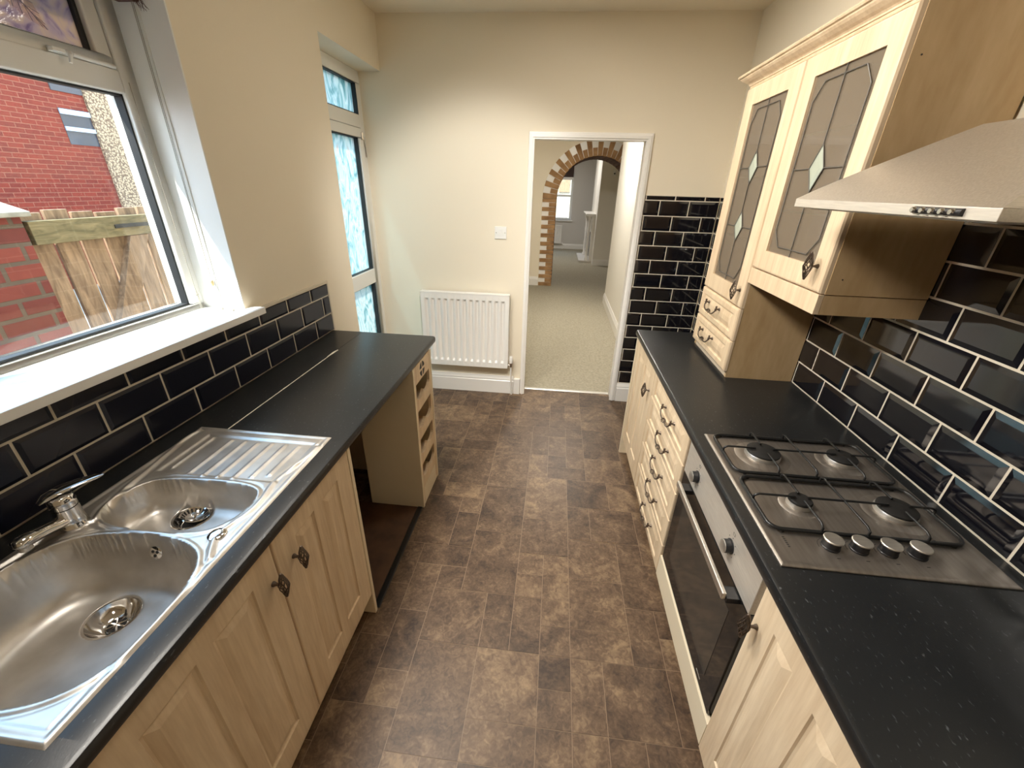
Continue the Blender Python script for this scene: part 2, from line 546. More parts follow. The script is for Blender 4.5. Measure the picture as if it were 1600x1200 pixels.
# vinyl floor: stone pattern on a 125 mm module
def vinyl_floor():
    U = .125
    X0, Y0 = .045 - U * 12, 1.03 - U * 22
    nx, ny = 23, 42
    occ = [[False] * ny for _ in range(nx)]
    fixed = [(10, 20, 2, 2), (12, 20, 1, 1), (10, 22, 1, 1), (11, 22, 1, 2), (12, 23, 1, 1), (13, 22, 2, 1), (13, 23, 2, 2), (15, 22, 1, 2), (12, 22, 1, 1),
             (13, 20, 1, 2), (14, 20, 2, 2), (8, 22, 2, 2), (8, 19, 2, 3)]
    rects = []
    def put(i, j, w, h):
        for a in range(i, i + w):
            for c in range(j, j + h):
                occ[a][c] = True
        rects.append((i, j, w, h))
    def free(i, j, w, h):
        return i + w <= nx and j + h <= ny and not any(occ[a][c] for a in range(i, i + w) for c in range(j, j + h))
    for r in fixed:
        if free(*r):
            put(*r)
    rnd = random.Random(11)
    for j in range(ny):
        for i in range(nx):
            if occ[i][j]:
                continue
            opts = [(2, 2), (3, 2), (2, 3), (1, 2), (2, 1), (1, 1)]
            wts = [5, 2, 2, 3, 3, 2.2]
            while True:
                w, h = rnd.choices(opts, wts)[0]
                if free(i, j, w, h):
                    put(i, j, w, h)
                    break
    bm = bmesh.new()
    tone = []
    g = .0012
    for (i, j, w, h) in rects:
        x0, x1 = max(X0 + i * U, XL - .16), min(X0 + (i + w) * U, XR)
        y0, y1 = max(Y0 + j * U, YR), min(Y0 + (j + h) * U, YB + .113)
        if x1 - x0 < .006 or y1 - y0 < .006:
            continue
        f = bm.faces.new([bm.verts.new(p) for p in ((x0 + g, y0 + g, 0), (x1 - g, y0 + g, 0), (x1 - g, y1 - g, 0), (x0 + g, y1 - g, 0))])
        tone.append(rnd.random())
    f = bm.faces.new([bm.verts.new(p) for p in ((XL - .16, YR, -.0012), (XR, YR, -.0012), (XR, YB + .113, -.0012), (XL - .16, YB + .113, -.0012))])
    f.material_index = 1
    tone.append(.5)
    me = bpy.data.meshes.new('floor')
    bm.to_mesh(me)
    bm.free()
    me.materials.append(M['vinyl'])
    me.materials.append(M['vinyl_joint'])
    at = me.attributes.new('tone', 'FLOAT', 'FACE')
    at.data.foreach_set('value', tone)
    o = bpy.data.objects.new('floor', me)
    COL.objects.link(o)
    struct(o)
vinyl_floor()
struct(MB().box(-1.6, XR + .15, YR - .1, YB + .115, -.12, -.004).build('floor_slab', M['hardboard']))

# architrave and door lining, threshold strip
b = MB()
yA = YB - .016
b.prism([(-.240, 0), (-.200, 0), (-.200, 2.005), (.565, 2.005), (.565, 0), (.611, 0), (.611, 2.053), (-.240, 2.053)], 'y', yA, YB)
b.prism([(-.228, 0), (-.212, 0), (-.212, 2.017), (.577, 2.017), (.577, 0), (.599, 0), (.599, 2.041), (-.228, 2.041)], 'y', yA - .006, yA)
struct(b.build('trim_1', M['gloss'], bevel=.003))
b = MB()
b.box(-.222, -.206, YB, YB + .115, 0, 2.022)
b.box(.571, .587, YB, YB + .115, 0, 2.022)
b.box(-.206, .571, YB, YB + .115, 2.010, 2.022)
struct(b.build('trim_2', M['gloss']))
tag(MB().prism([(YB + .095, 0), (YB + .135, 0), (YB + .128, .007), (YB + .102, .007)], 'x', -.206, .571).build('threshold_strip', M['alu'], bevel=.002),
    'thin metal threshold strip between brown vinyl and beige carpet', 'threshold')

def skirting(name, pts, h, t, nrm, mat=None):
    """pts: two ends on the wall line; nrm: direction into the room"""
    (xa, ya), (xb, yb) = pts
    b = MB()
    prof = [(0, 0), (t, 0), (t, h * .72), (t * .75, h * .76), (t * .8, h * .82), (t * .45, h * .93), (t * .3, h), (0, h)]
    ra = [(xa + nrm[0] * d, ya + nrm[1] * d, z) for d, z in prof]
    rb = [(xb + nrm[0] * d, yb + nrm[1] * d, z) for d, z in prof]
    b.loft([ra, rb])
    return struct(b.build(name, mat or M['gloss']))
skirting('baseboard_back', ((-1.44, YB), (-.30, YB)), .165, .022, (0, -1))
struct(MB().box(-.297, -.242, YB - .028, YB, 0, .15).build('trim_3', M['gloss'], bevel=.004))
skirting('baseboard_right', ((.613, YB), (XR, YB)), .172, .022, (0, -1))

# ---------------------------------------------------------------- kitchen window
def pane_box(name, mat, x, y0, y1, z0, z1, parent):
    return MB().box(x - .002, x + .002, y0, y1, z0, z1).build(name, mat, parent)

win = thing('window_1', 'white plastic framed window over the sink with leaf patterned top lights', 'window', (-1.50, .83, 1.2))
win['kind'] = 'structure'
FX0, FX1 = -1.532, -1.462
b = MB()
def rail(b, x0, x1, y0, y1, z0, z1, ch=.008):
    b.box(x0, x1, y0, y1, z0, z1)
for (y0, y1, z0, z1) in [(.10, 1.567, 1.185, 1.232), (.10, 1.567, 2.31, 2.36), (.10, .155, 1.232, 2.31), (1.508, 1.567, 1.232, 2.31), (.645, .715, 1.232, 2.31), (.155, .645, 1.945, 2.012), (.715, 1.508, 1.945, 2.012)]:
    rail(b, FX0, FX1, y0, y1, z0, z1)
b.build('frame', M['upvc'], win, bevel=.006)
for (y0, y1) in [(.155, .645), (.715, 1.508)]:
    g = MB()
    for (a0, a1, c0, c1) in [(y0, y0 + .006, 1.232, 1.945), (y1 - .006, y1, 1.232, 1.945), (y0, y1, 1.232, 1.238), (y0, y1, 1.939, 1.945)]:
        g.box(-1.506, -1.478, a0, a1, c0, c1)
    g.build('gasket', M['upvc_bead'], win)
    pane_box('pane', M['window_glass'], -1.498, y0 + .003, y1 - .003, 1.235, 1.942, win)
    # top-hung sash: its own frame, gasket, pane, handle, stay
    s = MB()
    for (a0, a1, c0, c1) in [(y0 + .004, y1 - .004, 2.008, 2.046), (y0 + .004, y1 - .004, 2.272, 2.314), (y0 + .004, y0 + .052, 2.046, 2.272), (y1 - .052, y1 - .004, 2.046, 2.272)]:
        s.box(-1.520, -1.470, a0, a1, c0, c1)
    sash = s.build('sash', M['upvc'], win, bevel=.005)
    g = MB()
    for (a0, a1, c0, c1) in [(y0 + .052, y0 + .064, 2.046, 2.272), (y1 - .064, y1 - .052, 2.046, 2.272), (y0 + .052, y1 - .052, 2.046, 2.050), (y0 + .052, y1 - .052, 2.268, 2.272)]:
        g.box(-1.508, -1.486, a0, a1, c0, c1)
    g.build('gasket', M['upvc_bead'], sash)
    pane_box('pane', M['leaf_glass'], -1.500, y0 + .052, y1 - .052, 2.044, 2.274, sash)
    if y0 > .5:
        h = MB()
        h.box(-1.470, -1.462, 1.305, 1.365, 2.012, 2.026)
        h.tube([(-1.462, 1.352, 2.020), (-1.447, 1.352, 2.018), (-1.443, 1.345, 2.012), (-1.446, 1.340, 1.992)], [.007, .007, .006, .004], 8)
        h.box(-1.464, -1.447, 1.303, 1.338, 2.014, 2.024)
        h.build('handle', M['upvc'], sash, bevel=.0015)
        MB().tube([(-1.466, 1.358, 2.021), (-1.462, 1.42, 2.018), (-1.462, 1.497, 2.017)], .006, 8).build('stay_arm', M['upvc'], sash)
        # etched leaf on the patterned glass
        def leaf(tip, base, w, n=14):
            tip, base = Vector(tip), Vector(base)
            ax = (tip - base)
            sd = Vector((0, -ax.z, ax.y)).normalized()
            L = MB()
            left, right = [], []
            for k in range(n + 1):
                t = k / n
                ww = w * math.sin(PI * min(1, t * .98 + .02)) ** .8 * (1.15 - .5 * t)
                c = base + ax * t
                left.append(c + sd * ww)
                right.append(c - sd * ww)
            out = left + right[::-1]
            L.face([(-1.4965, p.y, p.z) for p in out])
            V = MB()
            V.tube([(-1.494, p.y, p.z) for p in (base, base + ax * .5, tip)], .0012, 5)
            for k in range(2, n - 2, 2):
                for side in (left, right):
                    q = side[min(k + 3, n)]
                    p = base + ax * (k / n)
                    V.tube([(-1.494, p.y, p.z), (-1.494, (p.y + q.y) / 2, (p.z + q.z) / 2), (-1.494, q.y, q.z)], .0008, 4)
            return L, V
        L, V = leaf((0, 1.352, 2.072), (0, 1.255, 2.175), .034)
        lf = L.build('etched_leaf', M['lavender'], sash)
        V.build('veins', M['leaf_vein'], lf)

b = MB()
b.box(FX1, XL, .10, 1.567, 1.183, 1.21)
b.prism([(XL - .002, 1.1835), (-1.2195, 1.1835), (-1.2195, 1.21), (XL - .002, 1.21)], 'y', .03, 1.603)
struct(b.build('window_sill', M['sill'], bevel=.0015))
# white plastic lining of the window reveal
b = MB()
b.box(-1.462, XL, 1.561, 1.567, 1.21, 2.36)
b.box(-1.385, -1.375, 1.557, 1.561, 1.21, 2.36)
struct(b.build('trim_4', M['upvc']))

t = thing('blind_batten', 'short dark brown timber blind batten under the window head', 'blind', (-1.40, 1.3, 2.2))
MB().box(-1.435, -1.362, .75, 1.556, 2.196, 2.226).build('batten', M['brown_wood'], t, bevel=.002)
b = MB()
for k in range(22):
    a = (-1.362 - .03 * random.random(), 1.548 - .01 * random.random(), 2.2 + .03 * random.random())
    b.tube([a, (a[0] + .018, a[1] + .006 * random.random(), a[2] - .012 - .01 * random.random()), (a[0] + .025 * random.random() + .012, a[1] + .006, a[2] - .03)], .0006, 4)
b.build('frayed_ends', M['brown_wood'], t)

t = thing('pull_cord', 'thin white pull cord with brass toggle hanging against sunlit reveal', 'cord', (-1.379, 1.547, 1.31))
b = MB()
b.tube([(-1.379, 1.549, 2.196), (-1.380, 1.549, 1.75), (-1.384, 1.548, 1.325)], .0011, 6)
b.tube([(-1.386, 1.551, 2.196), (-1.387, 1.551, 1.75), (-1.385, 1.549, 1.325)], .0011, 6)
b.build('line', M['cord'], t)
MB().lathe([(.002, 0), (.0055, -.004), (.006, -.014), (.004, -.024), (.001, -.026)], (-1.384, 1.548, 1.328), 'z', 12).build('toggle', M['brass'], t, smooth=True)
b = MB()
pts = []
for k in range(90):
    a = k / 90 * 2 * PI
    pts.append((-1.355 + .052 * math.cos(a * 3 + .4) * (.6 + .4 * math.sin(a)), 1.485 + .055 * math.sin(a * 2), 1.2115 + .004 * (1 + math.sin(a * 5))))
b.tube(pts, .0011, 5, closed=True)
b.tube([(-1.452, 1.520, 1.98), (-1.449, 1.523, 1.6), (-1.446, 1.525, 1.30), (-1.44, 1.52, 1.245), (-1.425, 1.50, 1.216), (-1.39, 1.48, 1.212)], .0011, 5)
b.tube([(-1.455, 1.524, 1.98), (-1.453, 1.526, 1.6), (-1.449, 1.528, 1.30), (-1.442, 1.526, 1.25), (-1.43, 1.515, 1.2116)], .0011, 5)
for p in ((-1.447, 1.526, 1.27), (-1.36, 1.535, 1.215), (-1.30, 1.52, 1.215)):
    b.sphere(p, .005, 8)
tag(b.build('cord_tangle', M['cord']), 'tangled thin grey blind cord running down frame onto white windowsill', 'cord')

# ---------------------------------------------------------------- glazed side door
d1 = thing('door_1', 'white glazed side door with patterned glass in the recess', 'door', (-1.47, 2.9, 0))
d1['kind'] = 'structure'
b = MB()
DX0, DX1 = -1.515, -1.440
for (y0, y1, z0, z1) in [(2.44, YB, 2.315, 2.39), (2.44, 2.50, 0, 2.315), (3.285, YB, 0, 2.315), (2.50, 3.285, 2.05, 2.13)]:
    b.box(DX0, DX1, y0, y1, z0, z1)
b.build('frame', M['upvc'], d1, bevel=.005)
b = MB()
for (y0, y1, z0, z1) in [(2.504, 3.281, 1.985, 2.046), (2.504, 2.59, 0, 1.985), (3.225, 3.281, 0, 1.985), (2.59, 3.225, .975, 1.085), (2.59, 3.225, 0, .16)]:
    b.box(-1.510, -1.432, y0, y1, z0, z1)
leaf_o = b.build('door_leaf', M['upvc'], d1, bevel=.006)
b = MB()
for (y0, y1, z0, z1) in [(2.50, 3.285, 2.13, 2.315), (2.59, 3.225, 1.085, 1.985), (2.59, 3.225, .16, .975)]:
    w = .008
    for (a0, a1, c0, c1) in [(y0, y0 + w, z0, z1), (y1 - w, y1, z0, z1), (y0, y1, z0, z0 + w * .5), (y0, y1, z1 - w * .5, z1)]:
        b.box(-1.482, -1.444, a0, a1, c0, c1)
b.build('gasket', M['upvc_bead'], d1)
pane_box('pane', M['door_glass'], -1.475, 2.502, 3.283, 2.132, 2.313, d1)
pane_box('pane', M['door_glass'], -1.475, 2.592, 3.223, 1.087, 1.983, leaf_o)
pane_box('pane', M['door_glass'], -1.475, 2.592, 3.223, .162, .973, leaf_o)
b = MB()
b.tube([(-1.436, 3.296, 2.0), (-1.432, 3.312, 1.93), (-1.434, 3.318, 1.87)], .006, 8)
b.tube([(-1.428, 3.262, 2.02), (-1.428, 3.262, 1.975)], .010, 10)
b.build('hinge', M['chrome'], d1, smooth=True)

# ---------------------------------------------------------------- wall tiles
def splash(name, label, axis, plane, nrm, u0, u1, z0, z1, zline, joint0, pitch=.206, dz=.1045, trim=(), mat='tile', bev=.015, extra=()):
    """bevelled brick tiles on a wall. axis: 'y' (tiles run along y on a plane of x) or 'x'"""
    depth, gap = .0095, .0034
    tl, gr = MB(), MB()
    def P(u, z, d):
        return (plane + nrm * d, u, z) if axis == 'y' else (u, plane + nrm * d, z)
    def region(u0, u1, z0, z1):
        k0 = math.floor((z0 - zline) / dz) - 1
        k1 = math.ceil((z1 - zline) / dz) + 1
        for k in range(k0, k1):
            za, zb = max(zline + k * dz, z0), min(zline + (k + 1) * dz, z1)
            if zb - za < .008:
                continue
            o = joint0 + (0 if k % 2 == 0 else pitch / 2)
            i0 = math.floor((u0 - o) / pitch) - 1
            i1 = math.ceil((u1 - o) / pitch) + 1
            for i in range(i0, i1):
                ua, ub = max(o + i * pitch, u0), min(o + (i + 1) * pitch, u1)
                if ub - ua < .008:
                    continue
                a, c, e, f = ua + gap, ub - gap, za + gap, zb - gap
                full_l, full_r = ua > u0 + 1e-6, ub < u1 - 1e-6
                bl = bev if full_l else .002
                br = bev if full_r else .002
                bb = bev if zline + k * dz >= z0 - .004 else .002
                bt = bev if zline + (k + 1) * dz <= z1 + .004 else .002
                if c - a < bl + br + .004:
                    bl = br = (c - a) * .3
                if f - e < bb + bt + .004:
                    bb = bt = (f - e) * .3
                r0 = [P(a, e, .001), P(c, e, .001), P(c, f, .001), P(a, f, .001)]
                r1 = [P(a, e, .0058), P(c, e, .0058), P(c, f, .0058), P(a, f, .0058)]
                r2 = [P(a + bl, e + bb, depth), P(c - br, e + bb, depth), P(c - br, f - bt, depth), P(a + bl, f - bt, depth)]
                tl.loft([r0, r1, r2])
    region(u0, u1, z0, z1)
    for r in extra:
        region(*r)
    root = thing(name, label, 'tiles', P(u0, z0, 0))
    tl.build('tiles', M[mat], root)
    if axis == 'y':
        for (u0_, u1_, z0_, z1_) in ((u0, u1, z0, z1),) + tuple(extra):
            gr.box(plane + nrm * .0004, plane + nrm * .0052, u0_, u1_, z0_, z1_)
        for (a, c, e, f) in trim:
            gr.box(plane + nrm * .0004, plane + nrm * .009, a, c, e, f)
    else:
        gr.box(u0, u1, plane + nrm * .0004, plane + nrm * .0052, z0, z1)
        for (a, c, e, f) in trim:
            gr.box(a, c, plane, plane + nrm * .009, e, f)
    gr.build('grout', M['grout'], root)
    return root
splash('tile_splashback', 'navy black brick-shaped wall tiles below windowsill and beside door recess', 'y', XL, 1, -.2, 2.212, ZT + .001, 1.1825, 1.0105, .699,
       trim=[(1.605, 2.222, 1.1825, 1.196), (2.212, 2.222, ZT + .001, 1.1825)], mat='tile_navy', bev=.010)
splash('tile_splashback', 'glossy black brick-shaped tiles behind the hob and under cooker hood', 'y', XR, -1, -.2, YB - .01, ZT + .001, 1.672, 1.0125, 1.763, extra=((2.552, YB - .01, .02, ZT + .001),))
splash('tile_splashback', 'black brick-shaped tiles on end wall between doorway and corner', 'x', YB, -1, .613, XR - .009, .174, 1.672, 1.0125, .6235)

# ---------------------------------------------------------------- fittings shared by the cabinets
def knob_mesh(sx):
    """birdcage knob: stem along x, twisted wire cage standing upright; origin on the door face"""
    b = MB()
    b.lathe([(.0075, 0), (.007, .003), (.0045, .008), (.0035, .016), (.0045, .020)], (0, 0, 0), (sx, 0, 0), 12)
    cx = sx * .030
    H, R = .078, .0135
    def rad(t):
        return .0022 + (R - .0022) * (1 - abs(2 * t - 1)) ** .85
    for k in range(8):
        a0 = k / 8 * 2 * PI
        for tw in ((2.6,) if k % 2 else (2.6,)):
            b.tube([(cx + rad(t) * math.cos(a0 + tw * t), rad(t) * math.sin(a0 + tw * t), (t - .5) * H) for t in [i / 12 for i in range(13)]], .0017, 5)
    for k in range(4):
        a0 = k / 4 * 2 * PI
        b.tube([(cx + rad(t) * .97 * math.cos(a0 - 2.2 * t), rad(t) * .97 * math.sin(a0 - 2.2 * t), (t - .5) * H) for t in [i / 12 for i in range(13)]], .0012, 4)
    b.sphere((cx, 0, H / 2), .0042, 8)
    b.sphere((cx, 0, -H / 2), .0042, 8)
    o = b.build('knob', M['pewter'], None, smooth=True, angle=60)
    return o
def bow_mesh(sx):
    """drop bow handle: two posts along y, wire drooping to a small cage in the middle"""
    b = MB()
    W = .076
    for s in (-1, 1):
        b.lathe([(.0085, 0), (.006, .004), (.004, .010), (.0045, .020), (.002, .024)], (0, s * W, 0), (sx, 0, 0), 10)
        b.tube([(sx * .017, s * W, .010), (sx * .017, s * W, -.010)], .0042, 8)
        b.sphere((sx * .017, s * W, .011), .0052, 8)
        b.tube([(sx * .018, s * W, 0), (sx * .022, s * W * .97, -.014), (sx * .025, s * W * .78, -.026), (sx * .025, s * W * .52, -.032), (sx * .025, s * W * .30, -.030), (sx * .025, s * W * .22, -.029)], .0033, 8)
    c = Vector((sx * .025, 0, -.029))
    for k in range(7):
        a0 = k / 7 * 2 * PI
        b.tube([(c.x + (.002 + .0085 * math.sin(PI * t)) * math.cos(a0 + 2.2 * t), c.y + (t - .5) * .036, c.z + (.002 + .0085 * math.sin(PI * t)) * math.sin(a0 + 2.2 * t)) for t in [i / 8 for i in range(9)]], .0016, 5)
    return b.build('handle', M['pewter'], None, smooth=True, angle=60)
KNOB = {}
def add_fit(kind, sx, parent, loc):
    """loc in world coordinates on the face"""
    key = (kind, sx)
    off = Vector((0, 0, 0))
    p = parent
    while p is not None:
        off += p.location
        p = p.parent
    nm = 'knob' if kind == 'knob' else 'handle'
    if key not in KNOB:
        o = (knob_mesh if kind == 'knob' else bow_mesh)(sx)
        KNOB[key] = o
        o.parent = parent
        o.location = Vector(loc) - off
        return o
    return inst(KNOB[key], nm, parent, Vector(loc) - off)

def front(xf, sx, y0, y1, z0, z1, panels=(), hole=None, th=.019, ch=.005, raised=True, soft=0.0):
    """door or drawer front facing sx along x, its face at xf; raised panels as (y0,y1,z0,z1); hole goes right through"""
    b = MB()
    X = lambda d: xf - sx * d
    ys = sorted({y0 + ch, y1 - ch} | {v for p in panels for v in p[:2]} | ({hole[0], hole[1]} if hole else set()))
    zs = sorted({z0 + ch, z1 - ch} | {v for p in panels for v in p[2:]} | ({hole[2], hole[3]} if hole else set()))
    for ya, yb in zip(ys[:-1], ys[1:]):
        for za, zb in zip(zs[:-1], zs[1:]):
            cy, cz = (ya + yb) / 2, (za + zb) / 2
            if hole and hole[0] < cy < hole[1] and hole[2] < cz < hole[3]:
                continue
            if any(p[0] < cy < p[1] and p[2] < cz < p[3] for p in panels):
                continue
            b.face([(X(0), ya, za), (X(0), yb, za), (X(0), yb, zb), (X(0), ya, zb)])
    for (pa, pb, pc, pd) in panels:
        def ring(i, d):
            return [(X(d), pa + i, pc + i), (X(d), pb - i, pc + i), (X(d), pb - i, pd - i), (X(d), pa + i, pd - i)]
        seq = [(0, 0), (.003, .0045), (.009, .006), (.013, .005), (.032, .0012)]
        m = min(pb - pa, pd - pc) / 2
        seq = [(min(i, m * .8), d) for i, d in seq]
        b.loft([ring(i, d) for i, d in seq], cap=False)
        b.face(ring(*seq[-1]))
    if hole:
        h = hole
        b.loft([[(X(d), h[0] + i, h[2] + i), (X(d), h[1] - i, h[2] + i), (X(d), h[1] - i, h[3] - i), (X(d), h[0] + i, h[3] - i)] for d, i in ((0, 0), (th, 0))], cap=False)
    outer = [[(X(d), y0 + i, z0 + i), (X(d), y1 - i, z0 + i), (X(d), y1 - i, z1 - i), (X(d), y0 + i, z1 - i)] for d, i in ((0, ch), (ch * .25, ch * .35), (ch, 0), (th, 0))]
    b.loft(outer, cap=False)
    if hole:
        yy = [y0, hole[0], hole[1], y1]
        zz = [z0, hole[2], hole[3], z1]
        for a in range(3):
            for c in range(3):
                if a == 1 and c == 1:
                    continue
                b.face([(X(th), yy[a], zz[c]), (X(th), yy[a], zz[c + 1]), (X(th), yy[a + 1], zz[c + 1]), (X(th), yy[a + 1], zz[c])])
    else:
        b.face([(X(th), y0, z0), (X(th), y0, z1), (X(th), y1, z1), (X(th), y1, z0)])
    return b

def two_panels(y0, y1, z0, z1, side=.085, mid=.045, top=.068, bot=.10):
    m = (y0 + y1) / 2
    return [(y0 + side, m - mid / 2, z0 + bot, z1 - top), (m + mid / 2, y1 - side, z0 + bot, z1 - top)]

def carcass(parent, x0, x1, y0, y1, z0, z1, mat_in, t=.018, back='hi', top=True, name='carcass', mat=None):
    b = MB()
    b.box(x0, x1, y0, y0 + t, z0, z1)
    b.box(x0, x1, y1 - t, y1, z0, z1)
    b.box(x0, x1, y0 + t, y1 - t, z0, z0 + t)
    if top:
        b.box(x0, x1, y0 + t, y1 - t, z1 - t, z1)
    if back == 'hi':
        b.box(x1 - .008, x1, y0 + t, y1 - t, z0 + t, z1 - (t if top else 0))
    else:
        b.box(x0, x0 + .008, y0 + t, y1 - t, z0 + t, z1 - (t if top else 0))
    return b.build(name, mat or mat_in, parent)

ZD0, ZD1 = .128, .868     # base fronts
XFL, XFR = -.675, .556    # front faces of the base units

# ---------------------------------------------------------------- left run
t = thing('sink_cabinet', 'double door birch effect base cabinet under the stainless sink', 'cabinet', (-.97, .68, 0))
carcass(t, -1.275, -.695, .225, 1.118, .128, .712, M['carcass'], back='lo', top=False)
MB().box(-1.275, XFL, 1.121, 1.139, 0, .868).build('end_panel', M['cream'], t, bevel=.001)
MB().box(-.745, -.730, .225, 1.121, 0, .128).build('plinth', M['oak'], t)
for (ya, yb, ky) in [(.226, .698, .672), (.702, 1.118, .763)]:
    d = front(XFL, 1, ya, yb, ZD0, ZD1, two_panels(ya, yb, ZD0, ZD1)).build('door', M['oak'], t)
    add_fit('knob', 1, d, (XFL, ky, .748))

b = MB()
XW0, XW1, YW0, YW1 = -1.275, -.660, -.2, 2.20
prof = [(XW0 + .178, ZT - .038), (-.672, ZT - .038), (-.663, ZT - .034), (-.660, ZT - .025), (-.6605, ZT - .010), (-.664, ZT - .003), (-.672, ZT), (XW0 + .178, ZT)]
# worktop with a cut-out for the sink
def cut_top(prof, y0, y1, cx0, cx1, cy0, cy1):
    b = MB()
    xs0, xs1 = prof[0][0], prof[-3][0]
    z0, z1 = prof[0][1], prof[-1][1]
    b.prism(prof, 'y', y0, cy0)
    b.prism(prof, 'y', cy1, y1)
    if cx0 > xs0:
        b.box(xs0, cx0, cy0, cy1, z0, z1)
    fr = [(cx1, z0)] + prof[1:-1] + [(cx1, z1)]
    b.prism(fr, 'y', cy0, cy1)
    return b
wt = thing('worktop', 'black speckled worktop with inset sink on the window side', 'worktop', (-.97, 1.0, ZT))
cut_top(prof, YW0, YW1, XW0 + .178, -.733, .262, 1.095).build('slab', M['counter'], wt, smooth=True)
b = MB()
b.box(XW0, -1.172, YW0, 1.115, ZT - .038, ZT)
b.box(XW0, XW0 + .1765, 1.115, YW1, ZT - .038, ZT)
b.build('infill_strip', M['counter'], wt)
b = MB()
b.prism([(-1.0995, ZT), (-1.0955, ZT), (-1.0962, ZT + .0015), (-1.0988, ZT + .0015)], 'y', 1.115, 1.80)
b.prism([(-1.101, 1.80), (-1.0955, 1.80), (-1.090, 1.895), (-1.096, 1.90), (-1.104, 1.868)], 'z', ZT, ZT + .0018)
b.build('sealant_bead', M['sealant'], wt)

# ---- stainless sink as one pressed sheet
def sink():
    x0, x1, y0, y1 = -1.197, -.719, .245, 1.115
    st = .003
    nx, ny = int((x1 - x0) / st) + 1, int((y1 - y0) / st) + 1
    xs = np.linspace(x0, x1, nx)
    ys = np.linspace(y0, y1, ny)
    Xg, Yg = np.meshgrid(xs, ys, indexing='ij')
    def smooth_poly(p, n=6):
        p = np.array(p, float)
        for _ in range(3):
            q = .75 * p + .25 * np.roll(p, -1, 0)
            r = .25 * p + .75 * np.roll(p, -1, 0)
            p = np.empty((2 * len(q), 2))
            p[0::2], p[1::2] = q, r
        return p
    def seg_dist(P, closed=True):
        d = np.full(Xg.shape, 9.0)
        n = len(P)
        for i in range(n if closed else n - 1):
            a, c = P[i], P[(i + 1) % n]
            ab = c - a
            L = (ab ** 2).sum() + 1e-12
            tt = np.clip(((Xg - a[0]) * ab[0] + (Yg - a[1]) * ab[1]) / L, 0, 1)
            d = np.minimum(d, np.hypot(Xg - a[0] - tt * ab[0], Yg - a[1] - tt * ab[1]))
        return d
    def sdf(P):
        d = seg_dist(P)
        ins = np.zeros(Xg.shape, bool)
        n = len(P)
        for i in range(n):
            a, c = P[i], P[(i + 1) % n]
            cond = ((a[1] > Yg) != (c[1] > Yg)) & (Xg < (c[0] - a[0]) * (Yg - a[1]) / (c[1] - a[1] + 1e-12) + a[0])
            ins ^= cond
        return np.where(ins, d, -d)
    main = smooth_poly([(-1.150, .40), (-1.160, .52), (-1.115, .605), (-1.02, .640), (-.90, .647), (-.80, .625), (-.752, .575), (-.735, .50), (-.733, .40), (-.752, .335), (-.81, .292), (-.90, .275), (-1.02, .275), (-1.12, .31)])
    small = smooth_poly([(-1.135, .76), (-1.112, .825), (-1.03, .845), (-.90, .850), (-.80, .840), (-.768, .80), (-.772, .735), (-.80, .682), (-.87, .660), (-1.0, .657), (-1.09, .668), (-1.13, .705)])
    sm, ss = sdf(main), sdf(small)
    sst = lambda a, c, v: np.clip((v - a) / (c - a), 0, 1) ** 2 * (3 - 2 * np.clip((v - a) / (c - a), 0, 1))
    z = np.full(Xg.shape, .9140)
    # rolled outer rim
    e = np.minimum(np.minimum(Xg - x0, x1 - Xg), np.minimum(Yg - y0, y1 - Yg))
    z -= .0037 * (1 - sst(0, .005, e))
    z += .0018 * np.exp(-((e - .008) / .004) ** 2) - .0016 * np.exp(-((e - .019) / .004) ** 2)
    # bowl rims
    for s in (sm, ss):
        z += .0016 * np.exp(-((s + .007) / .004) ** 2) - .0016 * np.exp(-((s + .016) / .004) ** 2)
    # deck curves
    for ln in ([(-1.185, .40), (-1.178, .56), (-1.150, .655), (-1.108, .664), (-1.128, .705), (-1.150, .79), (-1.158, .87), (-1.175, .95), (-1.186, 1.04), (-1.180, 1.085)],
               [(-.742, .60), (-.760, .628), (-.776, .66), (-.770, .70), (-.752, .745), (-.752, .81), (-.765, .87), (-.755, .93), (-.738, .985), (-.736, 1.05)]):
        L = np.array(ln)
        for _ in range(3):
            q = .75 * L[:-1] + .25 * L[1:]
            r = .25 * L[:-1] + .75 * L[1:]
            m = np.empty((2 * len(q), 2))
            m[0::2], m[1::2] = q, r
            L = np.vstack([ln[0], m, ln[-1]])
        d = seg_dist(L, False)
        z += .0050 * np.exp(-(d / .0055) ** 2) - .0012 * np.exp(-((d - .013) / .004) ** 2)
    # drainer: shallow tray with raised ribs
    tray = sst(0, .012, np.minimum(np.minimum(Xg + 1.135, -.748 - Xg), np.minimum(Yg - .864, 1.075 - Yg)))
    z -= .0045 * tray
    for rx, ya, yb in [(-1.105, .895, 1.055), (-1.035, .875, 1.05), (-.987, .87, 1.05), (-.940, .87, 1.045), (-.893, .872, 1.05), (-.845, .885, 1.05), (-.800, .90, 1.05)]:
        d = np.hypot(Xg - rx, np.maximum(np.maximum(ya - Yg, Yg - yb), 0))
        z += .0042 * np.exp(-(d / .0055) ** 2)
    # bowls
    def bowl(s, depth, w, p):
        q = np.clip(s / w, 0, 1)
        return depth * (1 - (1 - q) ** p) ** (1 / p) * (s > 0)
    rr = np.hypot(Xg + .985, Yg - .535)
    zb = bowl(sm, .150, .075, 2.6) + (sm > 0) * .008 * np.exp(-(rr / .15) ** 2)
    zb += .040 * (1 - sst(.044, .054, rr)) * (sm > .01)
    z -= zb
    r2 = np.hypot(Xg + .985, Yg - .80)
    zs = bowl(ss, .092, .055, 2.6)
    zs += .034 * (1 - sst(.042, .052, r2)) * (ss > .01)
    z -= zs
    verts = np.stack([Xg, Yg, z], -1).reshape(-1, 3)
    idx = np.arange(nx * ny).reshape(nx, ny)
